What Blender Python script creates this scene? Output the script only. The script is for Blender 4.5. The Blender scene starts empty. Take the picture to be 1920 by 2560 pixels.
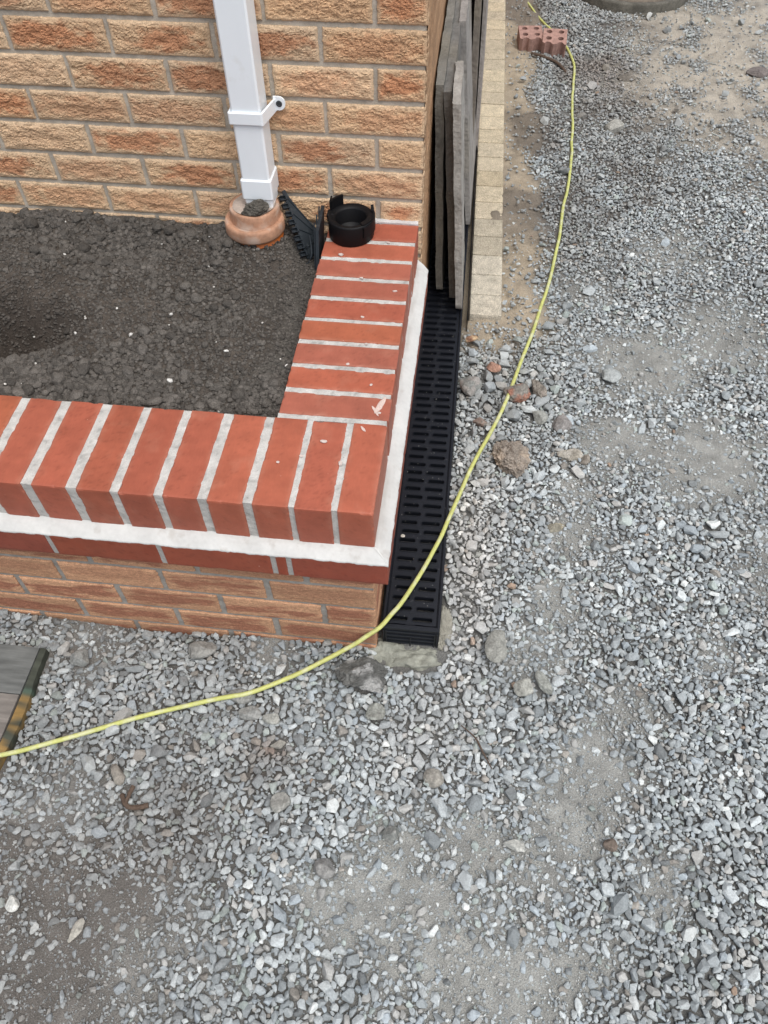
import bpy, bmesh, math, random
import numpy as np
from mathutils import Vector, Matrix
from mathutils.geometry import tessellate_polygon

# ------------------------------------------------------------ camera
S = bpy.context.scene
cam = bpy.data.cameras.new("camera"); co = bpy.data.objects.new("camera", cam)
S.collection.objects.link(co); S.camera = co
cam.sensor_fit = 'VERTICAL'; cam.sensor_height = 32.0; cam.sensor_width = 24.0
cam.lens = 1970.48 / 2560 * 32.0
cam.clip_start = 0.05; cam.clip_end = 500
co.location = (0.12629, -0.81901, 1.09911)
co.rotation_euler = tuple(math.radians(a) for a in (37.1805, 0.62724, 6.6756))

# ------------------------------------------------------------ light
W = bpy.data.worlds.new("World"); S.world = W; W.use_nodes = True
wn = W.node_tree; wn.nodes.clear()
sky = wn.nodes.new('ShaderNodeTexSky'); sky.sky_type = 'NISHITA'; sky.sun_disc = False
sunv = Vector((0.25, -0.30, 0.90)).normalized()
sky.sun_elevation = math.asin(sunv.z); sky.sun_rotation = math.atan2(sunv.x, sunv.y)
sky.air_density = 1.0; sky.dust_density = 4.0; sky.ozone_density = 1.0
hs = wn.nodes.new('ShaderNodeHueSaturation'); hs.inputs['Saturation'].default_value = 0.50
bg = wn.nodes.new('ShaderNodeBackground'); bg.inputs['Strength'].default_value = 0.12
wo = wn.nodes.new('ShaderNodeOutputWorld')
wn.links.new(sky.outputs[0], hs.inputs['Color']); wn.links.new(hs.outputs[0], bg.inputs[0]); wn.links.new(bg.outputs[0], wo.inputs[0])
sl = bpy.data.lights.new("sun", 'SUN'); so = bpy.data.objects.new("sun", sl); S.collection.objects.link(so)
sl.energy = 1.5; sl.angle = math.radians(55); sl.color = (1.0, 0.985, 0.95)
so.rotation_euler = sunv.to_track_quat('Z', 'Y').to_euler()
S.view_settings.view_transform = 'Standard'; S.view_settings.look = 'None'
S.view_settings.exposure = 0.42; S.view_settings.gamma = 1.0
S.cycles.max_bounces = 5; S.cycles.diffuse_bounces = 3

rng = np.random.default_rng(7); random.seed(7)
PI = math.pi
C = S.collection

# ------------------------------------------------------------ noise
_T = rng.random((64, 64, 64)).astype(np.float32)
def vnoise(P):
    P = np.asarray(P, dtype=np.float64)
    i = np.floor(P).astype(np.int64); f = P - i; f = f * f * (3 - 2 * f)
    i0 = i & 63; i1 = (i + 1) & 63
    x0, y0, z0 = i0[..., 0], i0[..., 1], i0[..., 2]; x1, y1, z1 = i1[..., 0], i1[..., 1], i1[..., 2]
    fx, fy, fz = f[..., 0], f[..., 1], f[..., 2]
    a = _T[x0, y0, z0] * (1 - fx) + _T[x1, y0, z0] * fx; b = _T[x0, y1, z0] * (1 - fx) + _T[x1, y1, z0] * fx
    c = _T[x0, y0, z1] * (1 - fx) + _T[x1, y0, z1] * fx; d = _T[x0, y1, z1] * (1 - fx) + _T[x1, y1, z1] * fx
    return (a * (1 - fy) + b * fy) * (1 - fz) + (c * (1 - fy) + d * fy) * fz
def fbm(P, oct=4, gain=0.5):
    P = np.asarray(P, dtype=np.float64); s = 0; a = 1; t = 0
    for k in range(oct):
        s = s + a * vnoise(P * (2.03 ** k) + 17.3 * k); t += a; a *= gain
    return s / t            # 0..1
def f2(x, y, sc, oct=4, z=0.0, gain=0.5):
    return fbm(np.stack([x * sc + 31.7, y * sc + 11.1, np.full_like(x, z)], -1), oct, gain)
def sst(a, b, x):
    t = np.clip((x - a) / (b - a), 0, 1); return t * t * (3 - 2 * t)

# ------------------------------------------------------------ materials
def mat(name, col=None, rough=0.8, attr=False, bump=(), var=None, spec=0.3, speck=None, coat=0):
    """bump: list of (scale, strength, distance); var: (scale, amount); speck: (scale, threshold, colour)"""
    m = bpy.data.materials.new(name); m.use_nodes = True; n = m.node_tree; L = n.links
    b = n.nodes['Principled BSDF']; b.inputs['Roughness'].default_value = rough
    b.inputs['Specular IOR Level'].default_value = spec
    if coat: b.inputs['Coat Weight'].default_value = coat
    tc = n.nodes.new('ShaderNodeTexCoord')
    if attr:
        a = n.nodes.new('ShaderNodeAttribute'); a.attribute_name = 'Col'; cur = a.outputs['Color']
    else:
        r = n.nodes.new('ShaderNodeRGB'); r.outputs[0].default_value = (*col, 1); cur = r.outputs[0]
    if var:
        for (sc, am, st) in var:
            t = n.nodes.new('ShaderNodeTexNoise'); t.inputs['Scale'].default_value = sc; t.inputs['Detail'].default_value = 5
            mp = n.nodes.new('ShaderNodeMapping'); mp.inputs['Scale'].default_value = st
            L.new(tc.outputs['Object'], mp.inputs[0]); L.new(mp.outputs[0], t.inputs['Vector'])
            mr = n.nodes.new('ShaderNodeMapRange'); mr.inputs['From Min'].default_value = 0.28; mr.inputs['From Max'].default_value = 0.72
            mr.inputs['To Min'].default_value = 1 - am; mr.inputs['To Max'].default_value = 1 + am
            L.new(t.outputs[0], mr.inputs[0])
            vm = n.nodes.new('ShaderNodeVectorMath'); vm.operation = 'SCALE'
            L.new(cur, vm.inputs[0]); L.new(mr.outputs[0], vm.inputs['Scale']); cur = vm.outputs[0]
    if speck:
        for (sc, th, wid, c2, am) in speck:
            t = n.nodes.new('ShaderNodeTexNoise'); t.inputs['Scale'].default_value = sc; t.inputs['Detail'].default_value = 4
            L.new(tc.outputs['Object'], t.inputs['Vector'])
            mr = n.nodes.new('ShaderNodeMapRange'); mr.inputs['From Min'].default_value = th; mr.inputs['From Max'].default_value = th + wid
            mr.inputs['To Max'].default_value = am
            L.new(t.outputs[0], mr.inputs[0])
            mx = n.nodes.new('ShaderNodeMix'); mx.data_type = 'RGBA'
            L.new(mr.outputs[0], mx.inputs[0]); L.new(cur, mx.inputs[6]); mx.inputs[7].default_value = (*c2, 1)
            cur = mx.outputs[2]
    L.new(cur, b.inputs['Base Color'])
    nrm = None
    for (sc, st, di) in bump:
        t = n.nodes.new('ShaderNodeTexNoise'); t.inputs['Scale'].default_value = sc; t.inputs['Detail'].default_value = 4
        L.new(tc.outputs['Object'], t.inputs['Vector'])
        bp = n.nodes.new('ShaderNodeBump'); bp.inputs['Strength'].default_value = st; bp.inputs['Distance'].default_value = di
        L.new(t.outputs[0], bp.inputs['Height'])
        if nrm: L.new(nrm, bp.inputs['Normal'])
        nrm = bp.outputs[0]
    if nrm: L.new(nrm, b.inputs['Normal'])
    return m
I3 = (1, 1, 1)
M = {}
M['brick'] = mat('rustic_brick', attr=True, rough=0.9, bump=[(420, .5, .002)], var=[(620, .30, I3), (240, .14, (1, 1, 1.8))], speck=[(260, .69, .03, (.05, .035, .025), .8)])
M['mortar'] = mat('old_mortar', attr=True, rough=0.95, bump=[(300, .5, .002)], var=[(500, .15, I3), (60, .15, I3)])
M['red'] = mat('red_engineering_brick', attr=True, rough=0.55, spec=0.35, bump=[(160, .12, .001)],
               var=[(35, .10, I3), (300, .05, (1, .25, 1))],
               speck=[(120, .745, .02, (.60, .42, .35), .7)])
M['newmortar'] = mat('fresh_mortar', attr=True, rough=0.95, bump=[(250, .6, .002)], var=[(400, .12, I3), (40, .10, I3)], speck=[(160, .70, .03, (.22, .21, .19), .7)])
M['fillet'] = mat('cream_fillet', attr=True, rough=0.85, bump=[(60, .25, .003), (350, .2, .001)], var=[(20, .06, I3), (130, .04, I3)],
                  speck=[(34, .60, .10, (.42, .40, .37), .55), (230, .76, .03, (.35, .33, .3), .4)])
M['soil'] = mat('dark_soil', attr=True, rough=1.0, spec=.1, bump=[(260, .8, .004), (700, .5, .002)], var=[(500, .35, I3), (50, .2, I3)])
M['ground'] = mat('crushed_fines', attr=True, rough=1.0, spec=.1, bump=[(350, .9, .004), (900, .6, .002)], var=[(420, .30, I3), (1100, .25, I3), (14, .08, I3)],
                  speck=[(520, .66, .03, (.42, .42, .41), .7)])
M['stone'] = mat('crushed_stone', attr=True, rough=0.85, spec=.3, bump=[(500, .45, .0015)], var=[(300, .18, I3), (90, .10, I3)])
M['rock'] = mat('rock', attr=True, rough=0.9, bump=[(220, .7, .003), (60, .4, .004)], var=[(200, .25, I3), (50, .2, I3)])
M['slab'] = mat('grey_sandstone', attr=True, rough=0.85, bump=[(70, .8, .006), (300, .6, .002)], var=[(160, .14, (1, .6, .6)), (25, .22, I3)], speck=[(18, .60, .14, (.20, .17, .13), .35)])
M['black'] = mat('black_plastic', (.008, .010, .015), rough=0.42, spec=.42, bump=[(300, .08, .0005)], speck=[(70, .68, .08, (.09, .09, .10), .35)])
M['black2'] = mat('matt_black_plastic', (.004, .004, .005), rough=0.55, spec=.24, bump=[(250, .08, .0005)])
M['green_black'] = mat('dusty_black_plastic', (.016, .022, .028), rough=0.45, spec=.45, speck=[(60, .60, .12, (.10, .12, .13), .35)])
M['white'] = mat('white_upvc', (.86, .915, .955), rough=0.32, spec=.5, var=[(18, .03, (1, 1, .3))], speck=[(120, .76, .03, (.45, .42, .36), .5), (16, .62, .12, (.62, .61, .56), .35)])
M['screw'] = mat('steel_screw', (.05, .055, .06), rough=.4)
M['clay'] = mat('dusty_terracotta_plastic', (.42, .235, .15), rough=.75, bump=[(50, .25, .002), (300, .3, .001)], var=[(30, .22, I3), (160, .12, I3)],
                speck=[(24, .50, .18, (.52, .42, .35), .75), (90, .66, .08, (.16, .10, .06), .6)])
M['orange'] = mat('orange_pipe_plastic', (.48, .13, .025), rough=.5, speck=[(60, .6, .1, (.2, .1, .05), .6)])
M['cable'] = mat('yellow_cable', (.50, .52, .17), rough=.55, spec=.4, var=[(60, .15, I3)], speck=[(38, .50, .12, (.56, .57, .34), .8), (210, .70, .05, (.25, .25, .12), .5)])
M['block'] = mat('buff_concrete_block', attr=True, rough=.95, bump=[(260, .9, .004), (900, .6, .0015)], var=[(330, .45, I3), (60, .12, I3)], speck=[(300, .66, .04, (.12, .10, .08), .55), (26, .60, .12, (.20, .19, .15), .3)])
M['wood'] = mat('weathered_wood', attr=True, rough=.9, bump=[(120, .3, .001)], var=[(90, .28, (.12, 1, 1)), (14, .2, I3)])
M['cement'] = mat('grey_green_cement', attr=True, rough=.92, bump=[(70, .6, .004), (300, .4, .002)], var=[(60, .2, I3), (300, .12, I3)])
M['pinkbrick'] = mat('pink_perforated_brick', (.36, .22, .185), rough=.9, bump=[(200, .4, .002)], var=[(60, .25, I3), (300, .15, I3)])
M['iron'] = mat('dirty_cast_iron', (.15, .125, .10), rough=.85, bump=[(90, .5, .003)], var=[(30, .35, I3), (200, .25, I3)])
M['ironrim'] = mat('dirty_iron_rim', (.105, .10, .085), rough=.85, bump=[(90, .5, .003)], var=[(30, .35, I3), (200, .25, I3)])
M['twig'] = mat('brown_twig', (.10, .07, .052), rough=.9, var=[(200, .3, I3)])

# ------------------------------------------------------------ mesh helpers
class MB:
    def __init__(s): s.v = []; s.f = []; s.c = []; s.n = 0
    def add(s, v, faces, col=(1, 1, 1)):
        v = np.asarray(v, dtype=np.float64).reshape(-1, 3)
        c = np.asarray(col, dtype=np.float64)
        if c.ndim == 1: c = np.tile(c[:3], (len(v), 1))
        s.v.append(v); s.c.append(c[:, :3])
        if isinstance(faces, np.ndarray): s.f.append(faces.astype(np.int64) + s.n)
        else:
            by = {}
            for f in faces: by.setdefault(len(f), []).append(f)
            for k, L in by.items(): s.f.append(np.array(L, dtype=np.int64) + s.n)
        s.n += len(v)
    def build(s, name, m, parent=None, smooth=False, **props):
        me = bpy.data.meshes.new(name)
        V = np.concatenate(s.v); Cc = np.concatenate(s.c)
        if parent is not None: V = V - np.array(world_loc(parent))
        me.vertices.add(len(V)); me.vertices.foreach_set('co', V.astype(np.float32).ravel())
        tot = sum(f.size for f in s.f); npoly = sum(len(f) for f in s.f)
        me.loops.add(tot); me.polygons.add(npoly)
        me.loops.foreach_set('vertex_index', np.concatenate([f.ravel() for f in s.f]).astype(np.int32))
        sizes = np.concatenate([np.full(len(f), f.shape[1]) for f in s.f])
        me.polygons.foreach_set('loop_start', np.concatenate([[0], np.cumsum(sizes)[:-1]]).astype(np.int32))
        me.polygons.foreach_set('use_smooth', np.full(npoly, smooth))
        me.update(calc_edges=True); me.validate()
        a = me.color_attributes.new('Col', 'FLOAT_COLOR', 'POINT')
        a.data.foreach_set('color', np.concatenate([Cc, np.ones((len(Cc), 1))], 1).astype(np.float32).ravel())
        me.materials.append(m)
        o = bpy.data.objects.new(name, me); C.objects.link(o)
        if parent is not None: o.parent = parent
        for k, v in props.items(): o[k] = v
        return o
def world_loc(o):
    l = Vector((0, 0, 0))
    while o is not None: l += o.location; o = o.parent
    return l
def thing(name, label, cat, loc, group=None):
    o = bpy.data.objects.new(name, None); C.objects.link(o); o.location = loc
    o.empty_display_size = .05; o['label'] = label; o['category'] = cat
    if group: o['group'] = group
    return o
def tag(o, label, cat, group=None):
    o['label'] = label; o['category'] = cat
    if group: o['group'] = group
    return o
def origin_to(o, loc):
    d = Vector(loc) - o.location; o.data.transform(Matrix.Translation(-d)); o.location = loc
    return o
def grid_faces(nu, nv):
    i = np.arange(nu - 1)[:, None] * nv + np.arange(nv - 1)[None, :]
    return np.stack([i, i + nv, i + nv + 1, i + 1], -1).reshape(-1, 4)
def cbox(lo, hi, ch=.001):
    lo = np.array(lo, float); hi = np.array(hi, float); V = []; idx = {}
    for sx in (0, 1):
        for sy in (0, 1):
            for sz in (0, 1):
                s_ = (sx, sy, sz); c = [hi[a] if s_[a] else lo[a] for a in range(3)]
                for ax in range(3):
                    p = [c[a] if a == ax else c[a] + (-ch if s_[a] else ch) for a in range(3)]
                    idx[(s_, ax)] = len(V); V.append(p)
    F = []
    for ax in range(3):
        b, c_ = (ax + 1) % 3, (ax + 2) % 3
        for sg in (0, 1):
            q = []
            for (u, w) in ((0, 0), (1, 0), (1, 1), (0, 1)):
                k = [0, 0, 0]; k[ax] = sg; k[b] = u; k[c_] = w; q.append(idx[(tuple(k), ax)])
            F.append(q if sg else q[::-1])
        for u in (0, 1):
            for w in (0, 1):
                k0 = [0, 0, 0]; k1 = [0, 0, 0]; k0[ax] = 0; k1[ax] = 1
                k0[b] = k1[b] = u; k0[c_] = k1[c_] = w
                q = [idx[(tuple(k0), b)], idx[(tuple(k1), b)], idx[(tuple(k1), c_)], idx[(tuple(k0), c_)]]
                F.append(q if u != w else q[::-1])
    for s_ in [(a, b, c) for a in (0, 1) for b in (0, 1) for c in (0, 1)]:
        q = [idx[(s_, 0)], idx[(s_, 1)], idx[(s_, 2)]]
        F.append(q if sum(s_) % 2 else q[::-1])
    return np.array(V), F
def hexa(c8, n, amp=.001, freq=40, oct=3):
    """c8: corners indexed [x][y][z]; subdivided, displaced by 3D noise"""
    c = np.array(c8, float).reshape(2, 2, 2, 3); V = []; F = []; base = 0
    def tri(u, v, w):
        u, v, w = u[..., None], v[..., None], w[..., None]
        return sum(c[i, j, k] * (u if i else 1 - u) * (v if j else 1 - v) * (w if k else 1 - w) for i in (0, 1) for j in (0, 1) for k in (0, 1))
    for ax in range(3):
        b, d = (ax + 1) % 3, (ax + 2) % 3
        for sg in (0, 1):
            U, Wv = np.meshgrid(np.linspace(0, 1, n[b] + 1), np.linspace(0, 1, n[d] + 1), indexing='ij')
            p = [None] * 3; p[ax] = np.full_like(U, sg); p[b] = U; p[d] = Wv
            P = tri(*p).reshape(-1, 3); f = grid_faces(n[b] + 1, n[d] + 1)
            if not sg: f = f[:, ::-1]
            V.append(P); F.append(f + base); base += len(P)
    V = np.concatenate(V); F = np.concatenate(F)
    D = np.stack([fbm(V * freq + k * 9.7, oct) - .5 for k in range(3)], -1) * 2 * amp
    return V + D, F
def box8(lo, hi):
    return [[[(x, y, z) for z in (lo[2], hi[2])] for y in (lo[1], hi[1])] for x in (lo[0], hi[0])]
def lathe(prof, cen, n=48, rot=None, wob=0):
    P = np.array(prof, float); a = np.arange(n) * 2 * PI / n
    V = np.stack([np.outer(np.cos(a), P[:, 0]), np.outer(np.sin(a), P[:, 0]), np.tile(P[:, 1], (n, 1))], -1).reshape(-1, 3)
    k = len(P); F = []
    for i in range(n):
        j = (i + 1) % n
        for t in range(k - 1): F.append((i * k + t, j * k + t, j * k + t + 1, i * k + t + 1))
    if rot is not None: V = V @ np.array(rot).T
    if wob: V = V + (np.stack([fbm(V * 35 + 5 * q, 3) for q in range(3)], -1) - .5) * wob
    return V + np.array(cen), F
def tube(P, r, n=12, cap=True):
    P = np.array(P, float); T = np.gradient(P, axis=0); T /= np.linalg.norm(T, axis=1)[:, None]
    up = np.array([0, 0, 1.]); V = []
    r = np.broadcast_to(np.asarray(r, float), (len(P),))
    for p, t, rr in zip(P, T, r):
        u = np.cross(t, up)
        if np.linalg.norm(u) < 1e-3: u = np.cross(t, [1, 0, 0])
        u /= np.linalg.norm(u); w = np.cross(u, t)
        a = np.arange(n) * 2 * PI / n
        V.append(p + rr * (np.outer(np.cos(a), u) + np.outer(np.sin(a), w)))
    V = np.concatenate(V); F = []
    for i in range(len(P) - 1):
        for k in range(n): F.append((i * n + k, i * n + (k + 1) % n, (i + 1) * n + (k + 1) % n, (i + 1) * n + k))
    if cap: F.append(tuple(range(n))[::-1]); F.append(tuple(range((len(P) - 1) * n, len(P) * n)))
    return V, F
def catmull(P, m=10):
    P = np.array(P, float); P = np.vstack([2 * P[0] - P[1], P, 2 * P[-1] - P[-2]]); o = []
    for i in range(1, len(P) - 2):
        for t in np.linspace(0, 1, m, endpoint=False):
            o.append(.5 * ((2 * P[i]) + (-P[i - 1] + P[i + 1]) * t + (2 * P[i - 1] - 5 * P[i] + 4 * P[i + 1] - P[i + 2]) * t ** 2 + (-P[i - 1] + 3 * P[i] - 3 * P[i + 1] + P[i + 2]) * t ** 3))
    o.append(P[-2]); return np.array(o)
def plate(outer, holes, z0, z1):
    """flat plate with holes, from z0 (bottom) to z1 (top)"""
    loops = [outer] + list(holes)
    tris = tessellate_polygon([[Vector((p[0], p[1], 0)) for p in l] for l in loops])
    pts = np.array([p for l in loops for p in l]); n = len(pts)
    V = np.concatenate([np.c_[pts, np.full(n, z1)], np.c_[pts, np.full(n, z0)]]); F = []
    for t in tris:
        a, b, c = pts[t[0]], pts[t[1]], pts[t[2]]
        if (b[0] - a[0]) * (c[1] - a[1]) - (b[1] - a[1]) * (c[0] - a[0]) < 0: t = t[::-1]
        F.append(tuple(t)); F.append(tuple(x + n for x in t[::-1]))
    s0 = 0
    for l in loops:
        k = len(l)
        for i in range(k):
            j = (i + 1) % k; F.append((s0 + i, s0 + j, s0 + j + n, s0 + i + n))
        s0 += k
    return V, F
def stadium(x0, x1, yc, r, n=6):
    L = []
    for i in range(n + 1):
        a = PI / 2 + PI * i / n; L.append((x0 + r + r * math.cos(a), yc + r * math.sin(a)))
    for i in range(n + 1):
        a = -PI / 2 + PI * i / n; L.append((x1 - r + r * math.cos(a), yc + r * math.sin(a)))
    return L
def circle(x, y, r, n=16, sy=1.0):
    return [(x + r * math.cos(2 * PI * i / n), y + sy * r * math.sin(2 * PI * i / n)) for i in range(n)]
def ico(sub):
    bm = bmesh.new(); bmesh.ops.create_icosphere(bm, subdivisions=sub, radius=1)
    V = np.array([v.co[:] for v in bm.verts]); F = np.array([[v.index for v in f.verts] for f in bm.faces]); bm.free()
    return V / np.linalg.norm(V, axis=1)[:, None], F
ICO = {k: ico(k) for k in (1, 2, 3, 4, 5)}
def rock_shape(seed, planes=9, sub=3, noise=.12, freq=2.2, jag=0):
    r = np.random.default_rng(seed); V, F = ICO[sub]
    N = r.normal(size=(planes, 3)); N /= np.linalg.norm(N, axis=1)[:, None]; h = r.uniform(.58, .95, planes)
    d = np.maximum(V @ N.T, 1e-3); rad = np.minimum((h / d).min(1), 1.12)
    rad = rad * (1 + (fbm(V * freq + seed, 4, .55) - .5) * 2 * noise) * (1 + (fbm(V * 8 + seed, 4, .65) - .5) * .07)
    if jag: rad = rad * (1 + (fbm(V * 7 + seed * 3, 3, .7) - .5) * jag)
    if jag > .2: rad = rad * (1 + (fbm(V * 17 + seed, 4, .7) - .5) * jag * .7)
    return V * rad[:, None], F
def rotz(a):
    c, s_ = math.cos(a), math.sin(a); return np.array([[c, -s_, 0], [s_, c, 0], [0, 0, 1.]])

# ------------------------------------------------------------ terrain functions
def ground_h(x, y):
    h = -0.502 + 0.052 * sst(-.05, .42, y) * sst(.02, .2, x) + 0.045 * sst(.42, 1.4, y) * 0
    h = h - .022 * np.exp(-((x + .5) ** 2 / .03 + (y - .0) ** 2 / .01)) + .012 * sst(-.8, -.95, x) * sst(-.2, .05, y)
    h = h + (f2(x, y, 3.0, 3) - .5) * .022
    # sandy bank beside the block kerb
    bank = sst(.98, 1.15, y) * sst(.50, .26, x + (f2(x, y, 6, 3, 4.) - .5) * .12)
    return h + bank * .018
def edge_x(y):     # right side of the kerb blocks
    return .2388 - (y - 1.09) * .0185
BARE = [(-.47, -.66, .19, 1), (-.62, -.52, .12, .85), (-.30, -.62, .10, .8), (-.02, -.545, .085, 1), (.08, -.50, .10, 1), (.17, -.50, .08, .9), (.10, -.62, .07, .85), (.20, -.62, .09, .95), (.32, -.64, .11, 1), (.42, -.60, .07, .9),
        (.47, -.22, .08, 1), (.42, -.33, .08, 1), (.33, -.40, .07, .85), (.24, -.37, .07, .95), (.27, -.52, .06, .8), (.52, -.10, .07, .8), (.57, .64, .10, .9), (.78, .60, .15, .95), (.43, .34, .08, .9), (.66, .96, .15, .95), (.40, .12, .06, .85),
        (.88, 1.1, .14, .9), (-.55, -.42, .09, .7), (-.25, -.035, .05, .8), (.72, .05, .05, .6), (.58, -.42, .06, .8), (.95, .3, .12, .7), (-.66, -.04, .08, .8), (.34, .02, .06, .7), (.50, 1.25, .09, .6), (.8, 1.5, .12, .7), (.44, .48, .05, .8)]
def bare(x, y):
    w = (f2(x, y, 11, 4, 8.) - .5) * .14; w2 = (f2(x, y, 11, 4, 13.) - .5) * .14
    b = np.zeros_like(x)
    for (cx, cy, r, s_) in BARE:
        d = ((x + w - cx) ** 2 + (y + w2 - cy) ** 2) / (r * r)
        b = np.maximum(b, s_ * np.exp(-(d * .62) ** 1.8))
    return b
def sandy(x, y):
    w = (f2(x, y, 4, 4, 3.) - .5) * .5
    w3 = f2(x, y, 11, 4, 43.) - .5
    far = .85 * sst(1.8, 2.8, y + .45 * (x - .9) + w * .9 + w3 * .5) * sst(.55, .95, x + w * .6 + w3 * .3) * sst(-.42, .10, w3)
    lane = sst(.22, .1, np.abs(y - 2.28 - .25 * (x - .7)) + w * .5) * 0
    bank = sst(.96, 1.10, y + w * .1) * sst(.43, .33, x + w * .26 + .03 * sst(1.4, 2.6, y))
    foot = np.exp(-(((x - .21) / .09) ** 2 + ((y - 1.02) / .07) ** 2))
    return np.clip(np.maximum(np.maximum(far, bank), foot), 0, 1)
def dirt(x, y):   # darker damp earth in the near left
    w = (f2(x, y, 5, 3, 6.) - .5) * .26
    d = np.maximum(sst(-.20, -.40, x + w) * sst(-.30, -.45, y + w), .9 * np.exp(-(((x + w * .4 + .22) / .13) ** 2 + ((y + .30) / .07) ** 2)))
    e = .75 * sst(-.05, -.35, x + w * .7)
    far = .85 * sst(1.15, 1.7, y + w) * sst(1.0, .55, x + w * 2) * sst(.35, .6, f2(x, y, 7, 4, 61.))
    return np.clip(np.maximum(np.maximum(d, e * .8), far), 0, 1)

# ------------------------------------------------------------ ground sheet
def axis(a, b, st, far):
    core = np.arange(a, b, st); o = [1, 2, 4, 8, 16, 32, far]
    return np.concatenate([[a - q * .3 for q in o[::-1]], core, [b + q * .3 for q in o]])
gx = axis(-1.25, 1.75, .007, 220); gy = axis(-1.05, 4.0, .009, 220)
X, Y = np.meshgrid(gx, gy, indexing='ij')
Z = ground_h(X, Y) + (f2(X, Y, 45, 3, 2.) - .5) * .007 + (f2(X, Y, 14, 2, 5.) - .5) * .007
sd = sandy(X, Y); Z = Z + sd * (f2(X, Y, 16, 4, 9., .6) - .5) * .034
db = dirt(X, Y); n1 = f2(X, Y, 30, 4, 1.)[..., None]
g_grey = np.array([.115, .112, .105]); g_pale = np.array([.195, .196, .188]); g_sand = np.array([.45, .41, .345]); g_bank = np.array([.385, .325, .245]); g_dirt = np.array([.105, .092, .082])
col = g_grey * (1 - n1) + g_pale * n1  # fines darkened under packed stones, so gap shade is partly in the colour
bb = bare(X, Y)[..., None]; n5 = f2(X, Y, 38, 5, 71., .65)[..., None]; col = col * (1 - bb) + np.array([.30, .303, .285]) * (.55 + .9 * n5) * bb; col = col * (.86 + .28 * f2(X, Y, 3.2, 3, 72.)[..., None])
bk = (sst(.6, .45, X))[..., None]
col = col * (1 - sd[..., None]) + (g_bank * bk + g_sand * (1 - bk)) * (.8 + .4 * n1) * sd[..., None]
col = col * (1 - .8 * db[..., None]) + g_dirt * (.8 + .5 * n1) * .8 * db[..., None]
g = MB(); g.add(np.stack([X, Y, Z], -1).reshape(-1, 3), grid_faces(len(gx), len(gy)), col.reshape(-1, 3))
g.build('ground', M['ground'], None, True, kind='structure')

# ------------------------------------------------------------ brickwork
def brick_panel(mb, o, u, v, n, bricks, res, amp, style, proud=.005, depth=.012, fr=(60, 120)):
    o, u, v, n = (np.array(a, float) for a in (o, u, v, n))
    for bi, (a0, a1, b0, b1) in enumerate(bricks):
        nu = max(3, int((a1 - a0) / res)); nv = max(3, int((b1 - b0) / res))
        A, B = np.meshgrid(np.linspace(0, 1, nu + 1), np.linspace(0, 1, nv + 1), indexing='ij')
        ua = a0 + A * (a1 - a0); vb = b0 + B * (b1 - b0)
        seed = (bi * 7.31 + (a0 + 5) * 13 + b0 * 29) % 50
        P = np.stack([ua * fr[0], vb * fr[1], np.full_like(ua, seed)], -1)
        warp = np.stack([fbm(P * .5 + 3, 2), fbm(P * .5 + 40, 2), np.zeros_like(ua)], -1) * 1.6
        nz = fbm(P + warp, 5, .62); rid = 1 - np.abs(2 * nz - 1) * 2.6
        e = np.minimum(np.minimum(A, 1 - A) * (a1 - a0), np.minimum(B, 1 - B) * (b1 - b0))
        env = sst(0, .010, e)
        dsp = proud * sst(-.002, .003, e) + amp * (rid * .55 + (fbm(P * .35, 2) - .5) * 1.6) * env
        jit = (fbm(np.stack([ua * 140, vb * 140, np.full_like(ua, seed + 9)], -1), 2) - .5) * .004 * (1 - sst(0, .008, e))
        V = o + u * (ua + jit)[..., None] + v * (vb + jit * .7)[..., None] + n * dsp[..., None]
        # colour
        r = random.random(); r2 = random.random(); L = a1 - a0
        if style == 'house':
            buff = np.array([.62, .435, .275]) * (.88 + .2 * r2) + np.array([.03, .0, -.02]) * (r - .5)
            hot = np.array([.50, .235, .125]) * (.8 + .3 * r2); cx = .5 + (r - .5) * .35; wdt = .22 + .36 * random.random()
            k = random.random(); st = .85 if k < .62 else (.45 if k < .88 else .12)
            nn = fbm(P * .45 + 60, 4)
            d = np.sqrt(((A - cx) / wdt) ** 2 + ((B - .5) / .36) ** 2) + (nn - .5) * 2.0
            m_ = sst(1.5, .5, d) * st
            c = buff * (1 - m_[..., None]) + hot * m_[..., None]
            pale = sst(.012, .0, e) * .5; c = c * (1 - pale[..., None]) + np.array([.62, .48, .33]) * pale[..., None]
            c = c * (1 + (rid[..., None] - .55) * .30) * (.9 + .2 * nz[..., None])
            if r2 > .8: c = c * np.array([.88, .84, .80])
        else:
            buff = np.array([.50, .285, .17]) * (.82 + .30 * r2); hot = np.array([.27, .095, .06])
            nn = fbm(P * np.array([.25, .6, 1]) + 60, 4)
            k = random.random(); st = .70 if (k < .45 or b0 < -.38) else .25
            d = np.abs(B - .55 - (r - .5) * .3) / .36 + np.maximum(0, np.abs(A - .5) - .36) * 6 + (nn - .5) * 3.2
            m_ = sst(1.25, .35, d) * st
            c = buff * (1 - m_[..., None]) + hot * m_[..., None]
            c = c * (.60 + .80 * fbm(P * np.array([2.2, 4.0, 1]), 3, .7)[..., None])
        mb.add(V.reshape(-1, 3), grid_faces(nu + 1, nv + 1), c.reshape(-1, 3))
        # skirts
        idx = np.arange((nu + 1) * (nv + 1)).reshape(nu + 1, nv + 1)
        ring = np.concatenate([idx[:, 0], idx[-1, 1:], idx[-2::-1, -1], idx[0, -2:0:-1]])
        top = V.reshape(-1, 3)[ring]; bot = top - n * (depth + proud); k_ = len(ring)
        cc = c.reshape(-1, 3)[ring]
        i = np.arange(k_); j = (i + 1) % k_
        mb.add(np.concatenate([top, bot]), np.stack([i + k_, j + k_, j, i], -1), np.concatenate([cc, cc]))
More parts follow.
